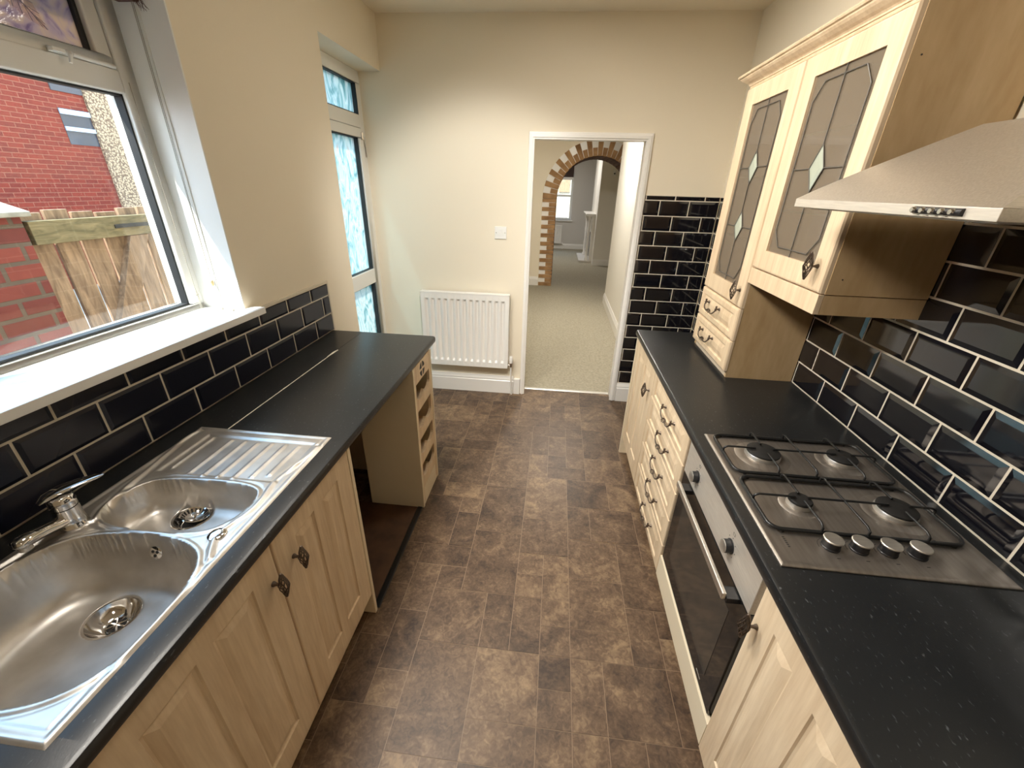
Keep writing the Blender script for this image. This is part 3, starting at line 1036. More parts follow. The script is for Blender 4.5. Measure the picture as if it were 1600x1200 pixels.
    quads = np.stack([idx[:-1, :-1], idx[1:, :-1], idx[1:, 1:], idx[:-1, 1:]], -1).reshape(-1, 4)
    root = thing('sink', 'one and a half bowl stainless steel sink with ribbed drainer', 'sink', (-.96, .68, ZT))
    me = bpy.data.meshes.new('basin')
    off = np.array(root.location)
    me.from_pydata((verts - off).tolist(), [], quads.tolist())
    me.materials.append(M['steel'])
    me.shade_smooth()
    o = bpy.data.objects.new('basin', me)
    COL.objects.link(o)
    o.parent = root
    zb0 = .9125 - .150 - .008
    # main waste
    c = (-.985, .535, zb0)
    w = MB()
    w.lathe([(.056, -.004), (.058, .0), (.055, .0025), (.050, .002), (.046, -.006), (.040, -.014), (.030, -.024), (.024, -.0275), (.0, -.0275)], c, 'z', 40, cap=False)
    wo = w.build('waste_ring', M['chrome'], root, smooth=True, angle=40)
    g = MB()
    g.lathe([(.022, -.0272), (.022, -.0255), (.0205, -.0245), (.0195, -.0255), (.0195, -.0268)], c, 'z', 28)
    for k in range(4):
        a = k * PI / 4
        g.tube([(c[0] - .02 * math.cos(a), c[1] - .02 * math.sin(a), c[2] - .0255), (c[0] + .02 * math.cos(a), c[1] + .02 * math.sin(a), c[2] - .0255)], .0022, 6)
    g.build('grate', M['chrome'], wo, smooth=True)
    MB().lathe([(.0, -.0271), (.0195, -.0271), (.0195, -.0266), (.0, -.0266)], c, 'z', 24).build('drain_hole', M['dark_hole'], wo)
    c2 = (-.985, .80, .9125 - .092)
    w = MB()
    w.lathe([(.053, -.003), (.055, .0005), (.052, .003), (.047, .002), (.042, -.008), (.036, -.022), (.0, -.022)], c2, 'z', 40, cap=False)
    wo2 = w.build('waste_ring', M['chrome'], root, smooth=True, angle=40)
    MB().lathe([(.0, -.0218), (.033, -.0218), (.033, -.021), (.0, -.021)], c2, 'z', 24).build('drain_hole', M['dark_hole'], wo2)
    # overflow on the divider side of the main bowl
    ov = MB()
    oc = Vector((-.905, .622, .885))
    ov.lathe([(.0, 0), (.0155, 0), (.0165, .003), (.013, .0045), (.0, .0045)], oc, (0, -1, .35), 24)
    ovo = ov.build('overflow', M['chrome'], root, smooth=True)
    h = MB()
    for k in range(3):
        a = k * 2 * PI / 3 + .5
        u, v = Vector((1, 0, 0)), Vector((0, .35, 1)).normalized()
        h.lathe([(.0, .0046), (.0038, .0046), (.0038, .0052), (.0, .0052)], oc + (u * math.cos(a) + v * math.sin(a)) * .0065, (0, -1, .35), 12)
    h.build('holes', M['dark_hole'], ovo)
    # round pop-up cover on the deck
    MB().lathe([(.021, 0), (.0215, .004), (.020, .0065), (.012, .008), (.0, .0085)], (-.776, .666, .911), 'z', 28).build('control_cap', M['chrome'], root, smooth=True, angle=50)
    # loose strainer basket, tipped in the small waste
    st_ = MB()
    ax = Vector((.22, .18, 1)).normalized()
    u = ax.orthogonal().normalized()
    v = ax.cross(u)
    sc = Vector((-.985, .80, c2[2] - .010))
    st_.lathe([(.0, -.004), (.020, -.004), (.031, .010), (.036, .016), (.034, .0175), (.030, .014), (.022, .006), (.0, .005)], sc, ax, 32)
    so = st_.build('sink_strainer', M['chrome'], None, smooth=True, angle=50)
    tag(so, 'slotted metal strainer basket lying in the small sink bowl', 'strainer')
    h = MB()
    for k in range(18):
        a = k * 2 * PI / 18
        p = sc + (u * math.cos(a) + v * math.sin(a)) * .0225 + ax * .0072
        q = sc + (u * math.cos(a) + v * math.sin(a)) * .0305 + ax * .0152
        tn = (-u * math.sin(a) + v * math.cos(a)) * .0016
        h.face([p - tn, p + tn, q + tn * 1.6, q - tn * 1.6])
    h.build('slots', M['dark_hole'], so, fix=False)
    k_ = MB()
    k_.lathe([(.004, .005), (.004, .014), (.008, .016), (.008, .019), (.0, .020)], sc, ax, 16)
    k_.build('knob', M['chrome'], so, smooth=True)
sink()

# ---- mixer tap
t = thing('mixer_tap', 'chrome single lever mixer tap behind the main sink bowl', 'tap', (-1.150, .655, .9125))
c = (-1.150, .655, .9125)
MB().lathe([(.0, -.002), (.030, -.002), (.030, .004), (.027, .008), (.0255, .030), (.025, .056), (.0, .058)], c, 'z', 28).build('body', M['chrome'], t, smooth=True, angle=50)
MB().lathe([(.0, .0585), (.0252, .0585), (.0256, .066), (.0245, .086), (.020, .090), (.0, .091)], c, 'z', 28).build('cartridge_cap', M['chrome'], t, smooth=True, angle=50)
b = MB()
def flat_arm(b, pts, ws, hs):
    rings = []
    for i, p in enumerate(pts):
        p = Vector(p)
        tg = (Vector(pts[min(i + 1, len(pts) - 1)]) - Vector(pts[max(i - 1, 0)])).normalized()
        sd = tg.cross(Vector((0, 0, 1))).normalized()
        up = sd.cross(tg)
        rings.append([p + sd * ws[i] * math.cos(a) + up * hs[i] * math.sin(a) for a in [2 * PI * k / 14 for k in range(14)]])
    b.loft(rings)
flat_arm(b, [(-1.163, .622, 1.002), (-1.158, .635, 1.010), (-1.146, .662, 1.016), (-1.128, .690, 1.018), (-1.110, .716, 1.017), (-1.103, .727, 1.016)], [.008, .018, .022, .018, .012, .004], [.003, .006, .006, .0045, .0035, .002])
lv = b.build('lever', M['chrome'], t, smooth=True, angle=60)
MB().lathe([(.0, 0), (.0052, 0), (.0045, .002), (.0, .0025)], (-1.129, .669, .990), (.85, .5, 0), 14).build('screw_cap', M['black_plastic'], t)
b = MB()
flat_arm(b, [(-1.150, .650, .936), (-1.147, .62, .942), (-1.143, .588, .951), (-1.139, .560, .958), (-1.136, .544, .957), (-1.135, .538, .953)], [.020, .0165, .0165, .019, .018, .010], [.015, .012, .012, .014, .013, .006])
b.build('spout', M['chrome'], t, smooth=True, angle=60)
MB().lathe([(.0, 0), (.012, 0), (.012, -.010), (.0, -.010)], (-1.137, .553, .948), 'z', 18).build('aerator', M['brushed'], t, smooth=True)

# ---- wine rack
t = thing('wine_rack', 'open cream wine rack unit with scalloped bottle shelves', 'wine rack', (-.81, 1.94, 0))
YK0, YK1, XK0, XK1 = 1.785, 2.095, -.975, -.660
b = MB()
b.box(XK0, XK1, YK0, YK0 + .018, 0, .872)
b.build('side_panel', M['cream'], t, bevel=.0015)
MB().box(XK0, XK1, YK1 - .018, YK1, 0, .872).build('side_panel', M['cream'], t, bevel=.0015)
MB().box(XK0, XK0 + .008, YK0 + .018, YK1 - .018, 0, .872).build('back_panel', M['oak_panel'], t)
MB().box(XL + .004, XK0, YK1 - .018, YK1, 0, .872).build('end_panel', M['carcass'], t)
# front stiles, top board with a quartered round cut-out
b = MB()
for (ya, yb) in [(YK0 + .018, YK0 + .040), (YK1 - .040, YK1 - .018)]:
    b.box(-.682, -.663, ya, yb, .02, .872)
b.build('front_frame', M['oak'], t, bevel=.001)
b = MB()
ya, yb, za, zb = YK0 + .040, YK1 - .040, .770, .868
b.box(-.682, -.664, ya, yb, za, zb)
tp = b.build('top_board', M['oak'], t, bevel=.001)
b = MB()
cy, cz, R = (ya + yb) / 2, (za + zb) / 2, .040
for k in range(4):
    a0 = k * PI / 2 + PI / 4
    pts = [(cy + R * .22 * math.cos(a0) , cz + R * .22 * math.sin(a0))]
    for i in range(9):
        a = a0 - PI / 4 + .20 + (PI / 2 - .40) * i / 8
        pts.append((cy + R * math.cos(a), cz + R * math.sin(a)))
    b.prism(pts, 'x', -.666, -.6634)
b.build('cut_out', M['dark_hole'], tp)
for zt in (.70, .527, .362, .205):
    b = MB()
    # scalloped rail
    top = []
    n = 40
    yy0, yy1 = YK0 + .040, YK1 - .040
    for i in range(n + 1):
        y = yy0 + (yy1 - yy0) * i / n
        ph = (i / n * 2) % 1.0
        z = zt - (.030 * max(0, math.sin(PI * ph)) ** .6 if True else 0)
        top.append((y, z))
    bot = [(yy1, zt - .088), (yy0, zt - .088)]
    for xa, xb in ((-.680, -.664), (-.960, -.945)):
        b.prism(top + bot, 'x', xa, xb)
    b.box(-.945, -.680, yy0, yy1, zt - .088, zt - .076)
    b.build('bottle_shelf', M['oak'], t)
MB().box(-.682, -.664, YK0 + .018, YK1 - .018, 0, .115).build('plinth', M['cream'], t)

# ---- gap beside the sink cabinet
tag(MB().box(-1.27, -.700, 1.145, 1.782, .0, .004).build('floor_board', M['hardboard']), 'brown hardboard sheet on the floor of empty appliance gap', 'board')
b = MB()
b.prism([(-.698, 0), (-.668, 0), (-.672, .006), (-.696, .006)], 'y', 1.146, 1.784)  # narrow black strip along the front of the hardboard
tag(b.build('black_strip', M['enamel'], bevel=.001), 'narrow black strip between hardboard and brown vinyl floor', 'strip')
struct(MB().box(XL, XL + .006, 1.14, 2.20, 0, .87).build('trim_5', M['bare_plaster']))

# ---------------------------------------------------------------- right run
def base_unit(name, label, y0, y1):
    t = thing(name, label, 'cabinet', (.85, (y0 + y1) / 2, 0))
    return t
t = base_unit('base_cabinet', 'single door birch base cabinet at doorway end of hob run', 2.01, 2.535)
carcass(t, XFR + .02, 1.135, 2.01, 2.512, .128, .868, M['carcass'], back='hi')
d = front(XFR, -1, 2.012, 2.510, ZD0, ZD1, two_panels(2.012, 2.510, ZD0, ZD1)).build('door', M['oak'], t)
add_fit('knob', -1, d, (XFR, 2.062, .724))
MB().box(XFR - .006, 1.135, 2.515, 2.533, 0, .870).build('end_panel', M['cream'], t, bevel=.001)
MB().box(XFR + .05, XFR + .065, 2.01, 2.513, 0, .128).build('plinth', M['oak'], t)

t = base_unit('drawer_unit', 'birch stack of five drawers beside the built-in oven', 1.385, 2.008)
carcass(t, XFR + .02, 1.135, 1.386, 2.007, .128, .868, M['carcass'], back='hi')
MB().box(XFR + .05, XFR + .065, 1.386, 2.009, 0, .128).build('plinth', M['oak'], t)
zb_ = [.868, .724, .580, .436, .290, .128]
for i in range(5):
    z1_, z0_ = zb_[i] - .002, zb_[i + 1] + .002
    d = front(XFR, -1, 1.387, 2.006, z0_, z1_, [(1.387 + .055, 2.006 - .055, z0_ + .026, z1_ - .026)]).build('drawer', M['oak'], t)
    hz = [.802, .66, .518, .376, .222][i]
    add_fit('bow', -1, d, (XFR, 1.652, hz))

OY0, OY1 = .762, 1.374
t = base_unit('oven_housing', 'cream fascia housing around the built-in oven', OY0, OY1)
b = MB()
b.box(XFR + .03, 1.135, 1.375, 1.3845, .128, .868)
b.box(XFR + .03, 1.135, .738, .756, .128, .868)
b.box(XFR + .03, 1.135, .756, 1.375, .128, .146)
b.build('carcass', M['carcass'], t)
MB().box(XFR, XFR + .018, .738, 1.3835, .126, .240).build('lower_fascia', M['cream'], t, bevel=.001)
MB().box(XFR + .05, XFR + .065, .72, 1.385, 0, .126).build('plinth', M['oak'], t)

t = thing('oven', 'built-in black glass oven with steel control panel under hob', 'oven', (.80, 1.04, .24))
XO = .560
MB().box(XO + .022, 1.08, .766, 1.370, .246, .862).build('casing', M['black_plastic'], t)
MB().box(XO, XO + .022, OY0, OY1, .716, .862).build('control_panel', M['panel_steel'], t, bevel=.002)
for ky in (1.245, .928):
    b = MB()
    b.lathe([(.0225, 0), (.0225, .003), (.020, .004), (.0195, .020), (.0, .0205)], (XO, ky, .781), (-1, 0, 0), 28)
    k = b.build('knob', M['black_plastic'], t, smooth=True, angle=40)
    MB().lathe([(.0195, .0), (.0195, .0025), (.018, .0035), (.0, .0036)], (XO - .0203, ky, .781), (-1, 0, 0), 28).build('cap', M['alu'], k, smooth=True, angle=40)
for ky in (1.245, .928):
    b = MB()
    for a in [PI * (.25 + .25 * k) for k in range(7)]:
        y, z = ky + .030 * math.cos(a), .781 + .030 * math.sin(a)
        b.box(XO - .0006, XO + .001, y - .0013, y + .0013, z - .0013, z + .0013)
    b.tube([(XO - .0002, ky - .006 + .012 * q, .826 + dz) for q, dz in ((0, -.004), (1, -.004), (1, .004), (0, .004), (0, -.004))], .0005, 4)
    b.build('dial_marking', M['marks'], t)
b = MB()
b.box(XO + .001, XO + .021, OY0 + .002, OY1 - .002, .246, .711)
dr = b.build('door', M['oven_glass'], t, bevel=.002)
MB().box(XO + .0002, XO + .002, OY0 + .075, OY1 - .075, .315, .625).build('window', M['oven_inner'], dr)
MB().box(XO - .048, XO - .036, .812, 1.290, .700, .724).build('handle_bar', M['brushed'], dr, bevel=.003)
for yy in (.808, 1.252):
    MB().box(XO - .0355, XO + .001, yy, yy + .042, .692, .7105).build('handle_bracket', M['black_plastic'], dr, bevel=.002)
MB().box(XO + .0002, XO + .0015, .85, .885, .27, .272).build('badge', M['alu'], dr)

t = base_unit('base_cabinet', 'single door birch base cabinet on camera side of the oven', .335, .735)
carcass(t, XFR + .02, 1.135, .322, .718, .128, .868, M['carcass'], back='hi')
MB().box(XFR + .05, XFR + .065, .322, .719, 0, .128).build('plinth', M['oak'], t)
d = front(XFR - .004, -1, .335, .733, ZD0, ZD1, two_panels(.335, .733, ZD0, ZD1, side=.078, mid=.072)).build('door', M['oak'], t)
add_fit('knob', -1, d, (XFR - .004, .708, .745))

XH0, XH1, YH0, YH1 = .577, 1.097, .748, 1.325
prof = [(1.139, ZT - .038), (.551, ZT - .038), (.542, ZT - .034), (.539, ZT - .025), (.5395, ZT - .010), (.543, ZT - .003), (.551, ZT), (1.139, ZT)]
wt = thing('worktop', 'black speckled worktop carrying the gas hob', 'worktop', (.84, 1.2, ZT))
MB().prism(prof, 'y', -.2, 2.548).build('slab', M['counter'], wt, smooth=True)

# ---- gas hob
t = thing('gas_hob', 'four burner stainless gas hob with black pan supports', 'hob', (.837, 1.035, ZT))
b = MB()
def hring(i, z):
    return [(XH0 + i, YH0 + i, z), (XH1 - i, YH0 + i, z), (XH1 - i, YH1 - i, z), (XH0 + i, YH1 - i, z)]
b.loft([hring(0, ZT), hring(0, ZT + .004), hring(.006, ZT + .0075), hring(.012, ZT + .0075), hring(.020, ZT + .005)])
b.build('plate', M['hob_steel'], t, bevel=.0015)
ZH = ZT + .005
burn = [(.726, 1.206, .050), (.972, 1.208, .043), (.724, .970, .030), (.976, .971, .047)]
for (bx, by, br) in burn:
    o = MB().lathe([(br * 1.70, -.001), (br * 1.62, .0008), (br * 1.4, .003), (br * 1.15, .0045), (.0, .005)], (bx, by, ZH), 'z', 40).build('burner_dish', M['hob_steel'], t, smooth=True)
    MB().lathe([(.0, 0), (br * 1.05, 0), (br * 1.07, .010), (br * 1.0, .016), (.0, .016)], (bx, by, ZH + .001), 'z', 36).build('burner_ring', M['alu'], o, smooth=True, angle=40)
    MB().lathe([(.0, .016), (br * 1.0, .016), (br * 1.0, .021), (br * .93, .0235), (.0, .024)], (bx, by, ZH + .001), 'z', 36).build('burner_cap', M['burner'], o, smooth=True, angle=40)
def rod(b, pts, r=.0032):
    b.tube(pts, r, 8)
def support(y0, y1, pts_b):
    b = MB()
    x0, x1 = .600, 1.072
    zf, zt_ = ZH + .008, ZH + .030
    c = .030
    loop = []
    for (cx, cy, a0) in [(x0 + c, y0 + c, PI), (x1 - c, y0 + c, 1.5 * PI), (x1 - c, y1 - c, 0), (x0 + c, y1 - c, .5 * PI)]:
        for k in range(5):
            a = a0 + k / 4 * PI / 2
            loop.append((cx + c * math.cos(a), cy + c * math.sin(a), zf))
    b.tube(loop, .0054, 8, closed=True)
    ym = (y0 + y1) / 2
    xm = (x0 + x1) / 2
    def arm(p, q, end=True):
        """from frame point p up and over to q"""
        p, q = Vector((p[0], p[1], zf)), Vector((q[0], q[1], zt_))
        d = Vector((q.x - p.x, q.y - p.y, 0)).normalized()
        up = Vector((p.x, p.y, zt_))
        rod(b, [p, p + Vector((0, 0, .014)), up - Vector((0, 0, .004)) + d * .004, up + d * .012, q])
    for (bx, by, br) in pts_b:
        g = br * .55
        arm((bx, y0), (bx, by - g))
        arm((bx, y1), (bx, by + g))
        if bx < xm:
            arm((x0, by), (bx - g, by))
            rod(b, [(xm, by, zt_), (bx + g, by, zt_)])
        else:
            arm((x1, by), (bx + g, by))
            rod(b, [(xm, by, zt_), (bx - g, by, zt_)])
    p = [(xm, y0, zf), (xm, y0, zt_ - .006), (xm, y0 + .012, zt_), (xm, y1 - .012, zt_), (xm, y1, zt_ - .006), (xm, y1, zf)]
    rod(b, p)
    for (fx, fy) in [(x0 + .03, y0), (x1 - .03, y0), (x0 + .03, y1), (x1 - .03, y1)]:
        b.tube([(fx, fy, ZH), (fx, fy, zf)], .005, 8)
    return b.build('pan_support', M['enamel'], t, smooth=True, angle=50)
support(1.098, 1.312, burn[:2])
support(.862, 1.078, burn[2:])
for kx in (.727, .793, .860, .927):
    k = MB().lathe([(.0, 0), (.0205, 0), (.0205, .004), (.0195, .005), (.019, .024), (.0, .024)], (kx, .823, ZH), 'z', 28).build('knob', M['black_plastic'], t, smooth=True, angle=40)
    MB().lathe([(.0, .0), (.0215, .0), (.022, .003), (.0205, .0045), (.0, .0046)], (kx, .823, ZH + .024), 'z', 28).build('cap', M['brushed'], k, smooth=True, angle=40)
b = MB()
for k in range(6):      # small upright print on the corner of the plate, too worn to read
    y = .842 - k * .0062
    b.box(.6215, .6270, y - .0018, y + .0018, ZH - .001, ZH + .0003)
b.build('printed_lettering', M['marks'], t)
for kx in (.727, .793, .860, .927):
    b = MB()
    MB().box(kx - .004, kx + .004, .786, .788, ZH - .001, ZH + .0003).build('burner_symbol', M['marks'], t)
    b.tube([(kx - .027 * math.cos(a), .823 + .027 * math.sin(a), ZH + .0002) for a in [-.1 + k * .16 for k in range(9)]], .0006, 4)
    b.build('dial_marking', M['marks'], t)

# ---- cooker hood
t = thing('cooker_hood', 'stainless chimney cooker hood above the gas hob', 'cooker hood', (.9, 1.04, 1.67))
HX, HY0, HY1, HZ0, HZ1 = .656, .735, 1.330, 1.669, 1.690
b = MB()
b.box(HX + .004, 1.137, HY0 + .004, HY1 - .004, HZ0, HZ0 + .004)
b.box(HX, 1.137, HY0, HY1, HZ0 + .001, HZ1)
b.build('front_rail', M['panel_steel'], t, bevel=.0012)
b = MB()
rings = []
for k in range(9):
    q = k / 8
    zc = HZ1 + .165 * (q ** .93)
    xi = HX + .285 * q
    yi = .135 * q
    rings.append([(xi, HY0 + yi, zc), (1.137, HY0 + yi, zc), (1.137, HY1 - yi, zc), (xi, HY1 - yi, zc)])
b.loft(rings)
b.build('canopy', M['brushed'], t, smooth=True, angle=30)
MB().box(1.005, 1.137, .925, 1.145, HZ1 + .16, ZC).build('chimney', M['brushed'], t, bevel=.002)
MB().box(HX + .03, 1.12, HY0 + .03, HY1 - .03, HZ0 - .003, HZ0 + .001).build('filter_grille', M['hob_steel'], t)
bz = 1.6805
b = MB()
b.tube([(HX - .0005, .795, bz), (HX - .0005, .898, bz)], .0062, 12)
sw = b.build('switch_strip', M['black_plastic'], t, smooth=True)
for k in range(5):
    MB().lathe([(.0, 0), (.0048, 0), (.0048, .006), (.004, .0072), (.0, .0072)], (HX - .004, .892 - k * .0205, bz), (-1, 0, 0), 14).build('button', M['chrome'], sw, smooth=True, angle=40)
b = MB()
for k in range(4):
    y = .886 - k * .0205
    b.box(HX - .0006, HX + .001, y - .0025, y + .0025, 1.6722, 1.6732)
b.build('button_marking', M['marks'], t)

# ---- wall cabinets
XC = .820        # faces of the doors
def leading(parent, x, y0, y1, z0, z1, inset, chy, chz, diamonds, hlines):
    b = MB()
    xx = x - .0035
    def bar(p, q, w=.0018):
        b.tube([(xx, p[0], p[1]), (xx, q[0], q[1])], w, 6)
    a0, a1, c0, c1 = y0 + inset, y1 - inset, z0 + inset, z1 - inset
    oct_ = [(a0 + chy, c0), (a1 - chy, c0), (a1, c0 + chz), (a1, c1 - chz), (a1 - chy, c1), (a0 + chy, c1), (a0, c1 - chz), (a0, c0 + chz)]
    for p, q in zip(oct_, oct_[1:] + oct_[:1]):
        bar(p, q)
    ym = (y0 + y1) / 2
    cuts = [z0]
    for (zc, hw, hh) in diamonds:
        cuts += [zc - hh, zc + hh]
        D = [(ym, zc + hh), (ym + hw, zc), (ym, zc - hh), (ym - hw, zc)]
        for p, q in zip(D, D[1:] + D[:1]):
            bar(p, q)
        bar((a0 - (inset if False else 0), zc), (ym - hw, zc))
        bar((ym + hw, zc), (a1, zc))
    cuts.append(z1)
    for i in range(0, len(cuts), 2):
        bar((ym, cuts[i]), (ym, cuts[i + 1]))
    o = b.build('leading', M['came'], parent)
    for (zc, hw, hh) in diamonds:
        d = MB()
        k = .82
        r0 = [(xx + .001, ym, zc + hh), (xx + .001, ym + hw, zc), (xx + .001, ym, zc - hh), (xx + .001, ym - hw, zc)]
        r1 = [(xx - .003, ym, zc + hh * .6), (xx - .003, ym + hw * .55, zc), (xx - .003, ym, zc - hh * .6), (xx - .003, ym - hw * .55, zc)]
        d.loft([r0, r1])
        d.build('diamond', M['bevel_glass'], parent)

def glass_door(parent, y0, y1, z0, z1, hole, diamonds, chy, chz, inset=.024):
    d = front(XC, -1, y0, y1, z0, z1, (), hole, ch=.008, th=.02).build('door', M['oak'], parent)
    pane_box('pane', M['cab_glass'], XC + .010, hole[0] - .002, hole[1] + .002, hole[2] - .002, hole[3] + .002, d)
    leading(d, XC + .008, *hole, inset, chy, chz, diamonds, ())
    return d

t = thing('dresser_cabinet', 'tall glass fronted cabinet with two drawers standing on worktop', 'cabinet', (.98, 2.115, ZT))
for (ya, yb) in [(1.868, 1.886), (2.344, 2.362)]:
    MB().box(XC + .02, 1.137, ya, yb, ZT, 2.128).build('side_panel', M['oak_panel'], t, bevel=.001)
b = MB()
b.box(XC + .022, 1.137, 1.886, 2.344, 2.11, 2.128)
b.box(XC + .022, 1.137, 1.886, 2.344, 1.238, 1.256)
b.box(XC + .022, 1.137, 1.886, 2.344, ZT, ZT + .018)
b.box(1.120, 1.128, 1.886, 2.344, ZT + .018, 2.11)
b.build('lining', M['carcass'], t)
for zz in (1.51, 1.765):
    MB().box(.86, 1.118, 1.888, 2.342, zz, zz + .006).build('glass_shelf', M['shelf_glass'], t)
d = glass_door(t, 1.868, 2.364, 1.243, 2.126, (1.948, 2.268, 1.322, 2.054), [(1.803, .043, .066), (1.563, .043, .066)], .040, .055)
add_fit('knob', -1, d, (XC, 1.905, 1.315))
for (za, zb) in [(1.092, 1.238), (.942, 1.088)]:
    d = front(XC, -1, 1.866, 2.364, za, zb, [(1.866 + .045, 2.364 - .045, za + .030, zb - .030)], ch=.009).build('drawer', M['oak'], t)
    add_fit('bow', -1, d, (XC, 2.150, (za + zb) / 2 + .018))

t = thing('wall_cabinet', 'glass fronted birch wall cabinet next to cooker hood', 'cabinet', (.98, 1.61, 1.42))
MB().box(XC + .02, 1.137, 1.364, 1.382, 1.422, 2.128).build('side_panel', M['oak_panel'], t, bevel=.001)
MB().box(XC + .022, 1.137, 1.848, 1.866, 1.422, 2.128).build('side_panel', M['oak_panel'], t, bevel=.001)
b = MB()
b.box(XC + .022, 1.137, 1.382, 1.848, 2.11, 2.128)
b.box(XC + .022, 1.137, 1.382, 1.848, 1.422, 1.440)
b.box(1.120, 1.128, 1.382, 1.848, 1.440, 2.11)
b.build('lining', M['carcass'], t)
for zz in (1.64, 1.89):
    MB().box(.86, 1.118, 1.384, 1.846, zz, zz + .006).build('glass_shelf', M['shelf_glass'], t)
d = glass_door(t, 1.366, 1.860, 1.424, 2.126, (1.435, 1.772, 1.499, 2.057), [(1.779, .042, .070)], .045, .052)
add_fit('knob', -1, d, (XC, 1.412, 1.500))
b = MB()
b.box(XC + .004, XC + .022, 1.366, 1.866, 1.358, 1.421)
pm = b.build('light_pelmet', M['oak'], t, bevel=.0015)
MB().box(XC + .0225, 1.137, 1.366, 1.382, 1.358, 1.4205).build('return_end', M['oak_panel'], pm)
for p in [(XC + .055, 1.364, 1.72), (XC + .055, 1.364, 1.47), (XC + .045, 1.364, 2.02)]:
    MB().lathe([(.0, 0), (.0022, 0), (.0022, .0008), (.0, .0008)], p, (0, -1, 0), 8).build('screw_hole', M['dark_hole'], t)

b = MB()
rings = []
for d_, z_ in [(.0, 2.129), (.004, 2.129), (.006, 2.133), (.006, 2.137), (.010, 2.138), (.010, 2.143), (.014, 2.147), (.024, 2.152), (.036, 2.160), (.042, 2.166), (.043, 2.170), (.050, 2.172), (.053, 2.177), (.050, 2.182), (.0, 2.182)]:
    x_, a_, c_ = XC + .015 - d_, 1.366 - d_ * .0, 2.362 + d_
    rings.append([(x_, a_, z_), (1.137, a_, z_), (1.137, c_, z_), (x_, c_, z_)])
b.loft(rings)
tag(b.build('cornice', M['oak']), 'moulded birch cornice along the tops of both glass fronted cabinets', 'cornice')

# ---------------------------------------------------------------- radiator, switch
def radiator_mesh(parent, x0, x1, yf, yb, z0, z1, n, mat):
    """fluted steel panel facing -y"""
    b = MB()
    w = x1 - x0
    side, m = .022, .045
    nx = n * 10
    xs = [x0 + side + (w - 2 * side) * i / nx for i in range(nx + 1)]
    def dep(i):
        ph = (i / 10) % 1.0
        s = .5 - .5 * math.cos(2 * PI * ph)
        return .019 * s ** 1.3
    rows = [(z0, 0), (z0 + m, 0), (z0 + m + .018, 1), (z1 - m - .018, 1), (z1 - m, 0), (z1, 0)]
    grid = []
    for z, k in rows:
        grid.append([b.bm.verts.new((x0, yf, z))] + [b.bm.verts.new((xs[i], yf + .009 * (1 if False else 0) + (.009 - dep(i)) * 0 + dep(i) * k, z)) for i in range(nx + 1)] + [b.bm.verts.new((x1, yf, z))])
    for ra, rb in zip(grid[:-1], grid[1:]):
        for i in range(len(ra) - 1):
            b.bm.faces.new((ra[i], ra[i + 1], rb[i + 1], rb[i]))
    b.box(x0, x1, yf + .0252, yf + .030, z0, z1)
    b.face([(x0, yf, z0), (x0, yf, z1), (x0, yf + .0252, z1), (x0, yf + .0252, z0)])
    b.face([(x1, yf, z0), (x1, yf, z1), (x1, yf + .0252, z1), (x1, yf + .0252, z0)])
    b.face([(x0, yf, z1), (x1, yf, z1), (x1, yf + .0252, z1), (x0, yf + .0252, z1)])
    b.face([(x0, yf, z0), (x1, yf, z0), (x1, yf + .0252, z0), (x0, yf + .0252, z0)])
    return b.build('panel', mat, parent, smooth=True, angle=35)
t = thing('radiator', 'white fluted panel radiator on end wall left of doorway', 'radiator', (-.72, 3.29, .25))
RX0, RX1, RZ0, RZ1, RY = -1.082, -.350, .270, .905, 3.262
radiator_mesh(t, RX0, RX1, RY, 0, RZ0, RZ1, 13, M['gloss'])
b = MB()
b.box(RX0 - .004, RX1 + .004, RY - .002, RY + .055, RZ1, RZ1 + .008)
b.box(RX0 - .004, RX0, RY + .0, RY + .055, RZ0 + .02, RZ1)
b.box(RX1, RX1 + .004, RY + .0, RY + .055, RZ0 + .02, RZ1)
b.build('top_grille', M['gloss'], t, bevel=.002)
MB().box(RX0 + .03, RX1 - .03, RY + .05, RY + .078, RZ0 + .1, RZ1 - .1).build('wall_bracket', M['gloss'], t)
b = MB()
b.tube([(RX1 - .03, RY + .02, RZ0 + .025), (RX1 + .028, RY + .02, RZ0 + .025)], .009, 12)
b.tube([(RX1 + .028, RY + .02, RZ0 + .010), (RX1 + .028, RY + .02, RZ0 + .048)], .0115, 12)
v = b.build('valve', M['chrome'], t, smooth=True)
MB().lathe([(.0, 0), (.015, 0), (.0165, .010), (.0165, .048), (.013, .060), (.0, .062)], (RX1 + .028, RY + .02, RZ0 + .048), 'z', 18).build('valve_cap', M['gloss'], v, smooth=True, angle=40)
MB().tube([(RX1 + .028, RY + .02, RZ0 + .012), (RX1 + .030, RY + .024, .13), (RX1 + .034, RY + .040, .06), (RX1 + .036, RY + .045, .0)], .0075, 10).build('pipe', M['gloss'], t, smooth=True)

t = thing('light_switch', 'square white light switch on end wall above the radiator', 'light switch', (-.434, YB, 1.378))
MB().box(-.480, -.388, YB - .010, YB, 1.332, 1.424).build('plate', M['upvc'], t, bevel=.003)
b = MB()
b.hexa([(-.447, YB - .0112, 1.355), (-.421, YB - .0112, 1.355), (-.421, YB - .0145, 1.401), (-.447, YB - .0145, 1.401), (-.447, YB - .009, 1.355), (-.421, YB - .009, 1.355), (-.421, YB - .009, 1.401), (-.447, YB - .009, 1.401)])
b.build('rocker', M['upvc'], t)
for xx in (-.468, -.400):
    MB().lathe([(.0, 0), (.003, 0), (.003, .0008), (.0, .0008)], (xx, YB - .010, 1.378), (0, -1, 0), 10).build('screw', M['chrome'], t)

